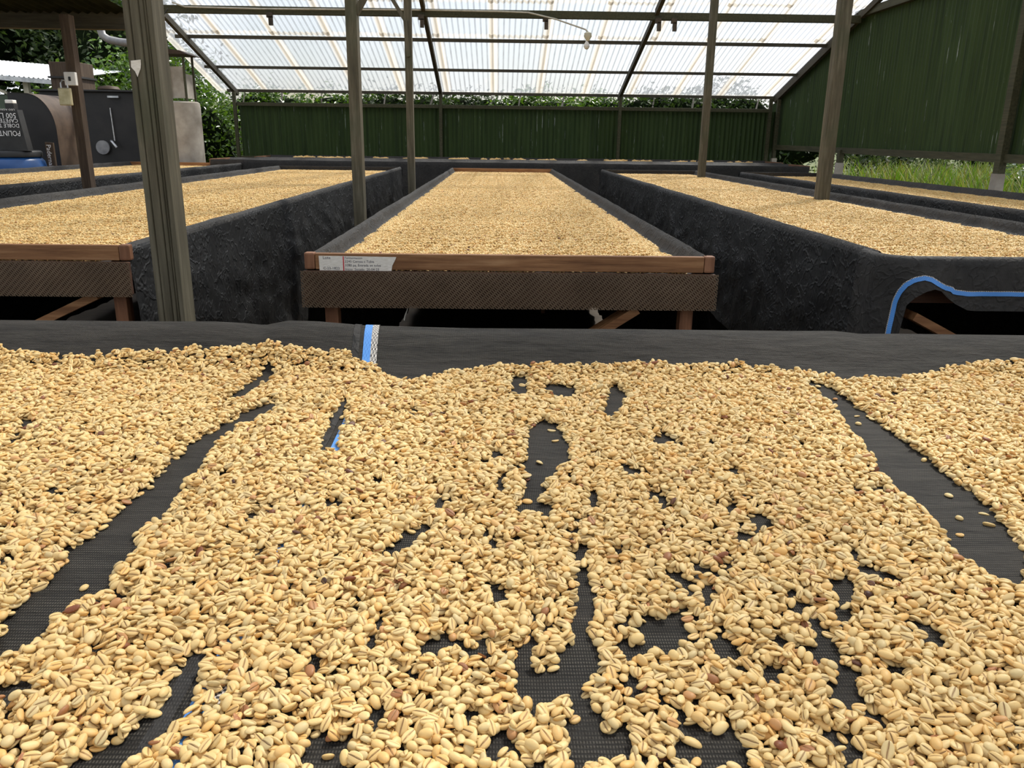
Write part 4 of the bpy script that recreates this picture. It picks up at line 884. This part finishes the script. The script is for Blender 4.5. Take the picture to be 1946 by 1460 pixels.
# hedge trees behind the low fence, seen through the slot below the eave
HD = [(-4.6, 'leaf_bright', 'green shrub behind the left end of the low fence, below the eave'), (-3.2, 'leaf_bright', 'light green shrub behind the low fence, left of the wider left-hand post'), (-1.9, 'leaf_dark', 'dark shrub behind the low fence between the two left-hand posts'), (-.6, 'leaf_dark', 'dark shrub behind the low fence right of the narrow braced post'),
 (.7, 'leaf_bright', 'green shrub behind the low fence under the hanging lamp'), (2.0, 'leaf_bright', 'green shrub behind the low fence at its rightmost middle fence post'), (3.3, 'leaf_dark', 'dark shrub behind the low fence, left of the slim right post'), (4.7, 'leaf_dark', 'dark shrub behind the low fence, right of the slim right post')]
for i, (x, mt, lb) in enumerate(HD):
    yy = 17.0+.8*(i % 2); top = 2.13+(.04 if i % 2 else 0)+(.10 if i > 5 else 0)
    plant('shrub', lb, 'shrub', [(x, yy, 1.25, 1.0, .55, .95), (x-.3, yy, top-.38, .75, .4, .42), (x+.4, yy, top-.40, .75, .4, .42)], 4600, .10, mt, 10+i, [([(x+.3, yy-.6, 0), (x+.34, yy-.6, 1.2), (x+.44+.1*(i % 3), yy-.5, 2.1)], [.03, .022, .016]), ([(x-.35, yy-.5, 0), (x-.42, yy-.5, 1.3), (x-.30-.1*(i % 2), yy-.4, 2.12)], [.022, .018, .012])], cluster=.10)
plant('tree_line', 'dark row of distant tree crowns behind the shrubs, seen below the eave', 'trees', [(q*2.4-9, 22.5+.7*(q % 2), 1.2, 1.7, .8, 1.05) for q in range(9)], 9000, .16, 'leaf_dark', 77, cluster=.2)
plant('creeper', 'leafy branch tips resting on the roof eave at the right corner', 'branches', [(3.8, 14.9, 2.12, .75, .25, .16), (2.9, 15.1, 2.02, .5, .25, .10)], 420, .09, 'leaf_dark', 30, core=False, cluster=.07)
# sunlit weeds beyond the right wall
def tuft(name, label, cx, cy, wx, wy, n, h, mat, seed, broad=0):
    rg = np.random.default_rng(seed); x = cx+rg.uniform(-wx, wx, n); y = cy+rg.uniform(-wy, wy, n); z0 = np.full(n, -.05); hh = h*rg.uniform(.5, 1.15, n)
    la = rg.uniform(0, 6.28, n); le = rg.uniform(.1, .55, n)*hh; w_ = rg.uniform(.006, .013, n); V = []; dx, dy = np.cos(la), np.sin(la)
    for t_, ww in ((0, 1), (.5, .9), (.85, .5), (1, .05)):
        px_ = x+dx*le*t_**2; py_ = y+dy*le*t_**2; pz = z0+hh*t_*(1-.18*t_)
        V.append(np.stack([px_-dy*w_*ww, py_+dx*w_*ww, pz], 1)); V.append(np.stack([px_+dy*w_*ww, py_-dx*w_*ww, pz], 1))
    V = np.stack(V, 1).reshape(-1, 3); b = np.arange(n)*8; F = np.concatenate([np.stack([b+2*i, b+2*i+1, b+2*i+3, b+2*i+2], 1) for i in range(3)])
    me = fastmesh(name, V-np.array([cx, cy, 0]), F, mat); o = bpy.data.objects.new(name, me); COL.objects.link(o); o.location = (cx, cy, 0); return tag(o, label, 'grass', None, 'stuff')
tuft('tall_grass', 'tall sunlit grass seen under the right wall between its wall posts', 7.6, 10.6, 2.4, 3.2, 17000, 1.2, 'grass_blade', 50)
tuft('tall_grass', 'coarse tall grass growing under the right wall near the right picture edge', 6.95, 7.0, 1.6, 1.8, 9000, 1.0, 'grass_blade', 51)
tuft('tall_grass', 'low dry grass along the outer foot of the right wall', 5.4, 11.2, .5, 3.4, 3000, .6, 'grass_blade', 52)
plant('bush', 'bright leafy weeds under the right wall beside the concrete-footed wall post', 'bush', [(7.0, 10.0, .75, .9, .7, .6), (7.9, 9.2, .8, .9, .7, .55), (6.3, 8.2, .55, .6, .5, .45), (8.4, 11.5, .8, 1.2, .8, .6)], 7000, .10, 'leaf_bright', 60, core=False, cluster=.2)
plant('bush', 'dry brown-green scrub under the right wall near the far corner', 'bush', [(6.6, 14.0, .8, 1.1, .9, .6), (8.4, 14.5, .9, 1.3, .9, .65)], 5200, .09, 'leaf_grey', 61, core=False)
plant('bush', 'dark bush beyond the tall grass under the right wall', 'bush', [(9.5, 12.0, .9, 1.8, 1.0, .85), (11.5, 11, .9, 1.8, 1, .9)], 4200, .12, 'leaf_dark', 62)
plant('tree_line', 'dark row of distant trees beyond the tall grass, under the right wall', 'trees', [(12+q*2.1, 20-q*1.6+.7*(q % 2), 1.6, 1.6, 1.2, 1.9) for q in range(8)], 9000, .18, 'leaf_dark', 78, cluster=.25)
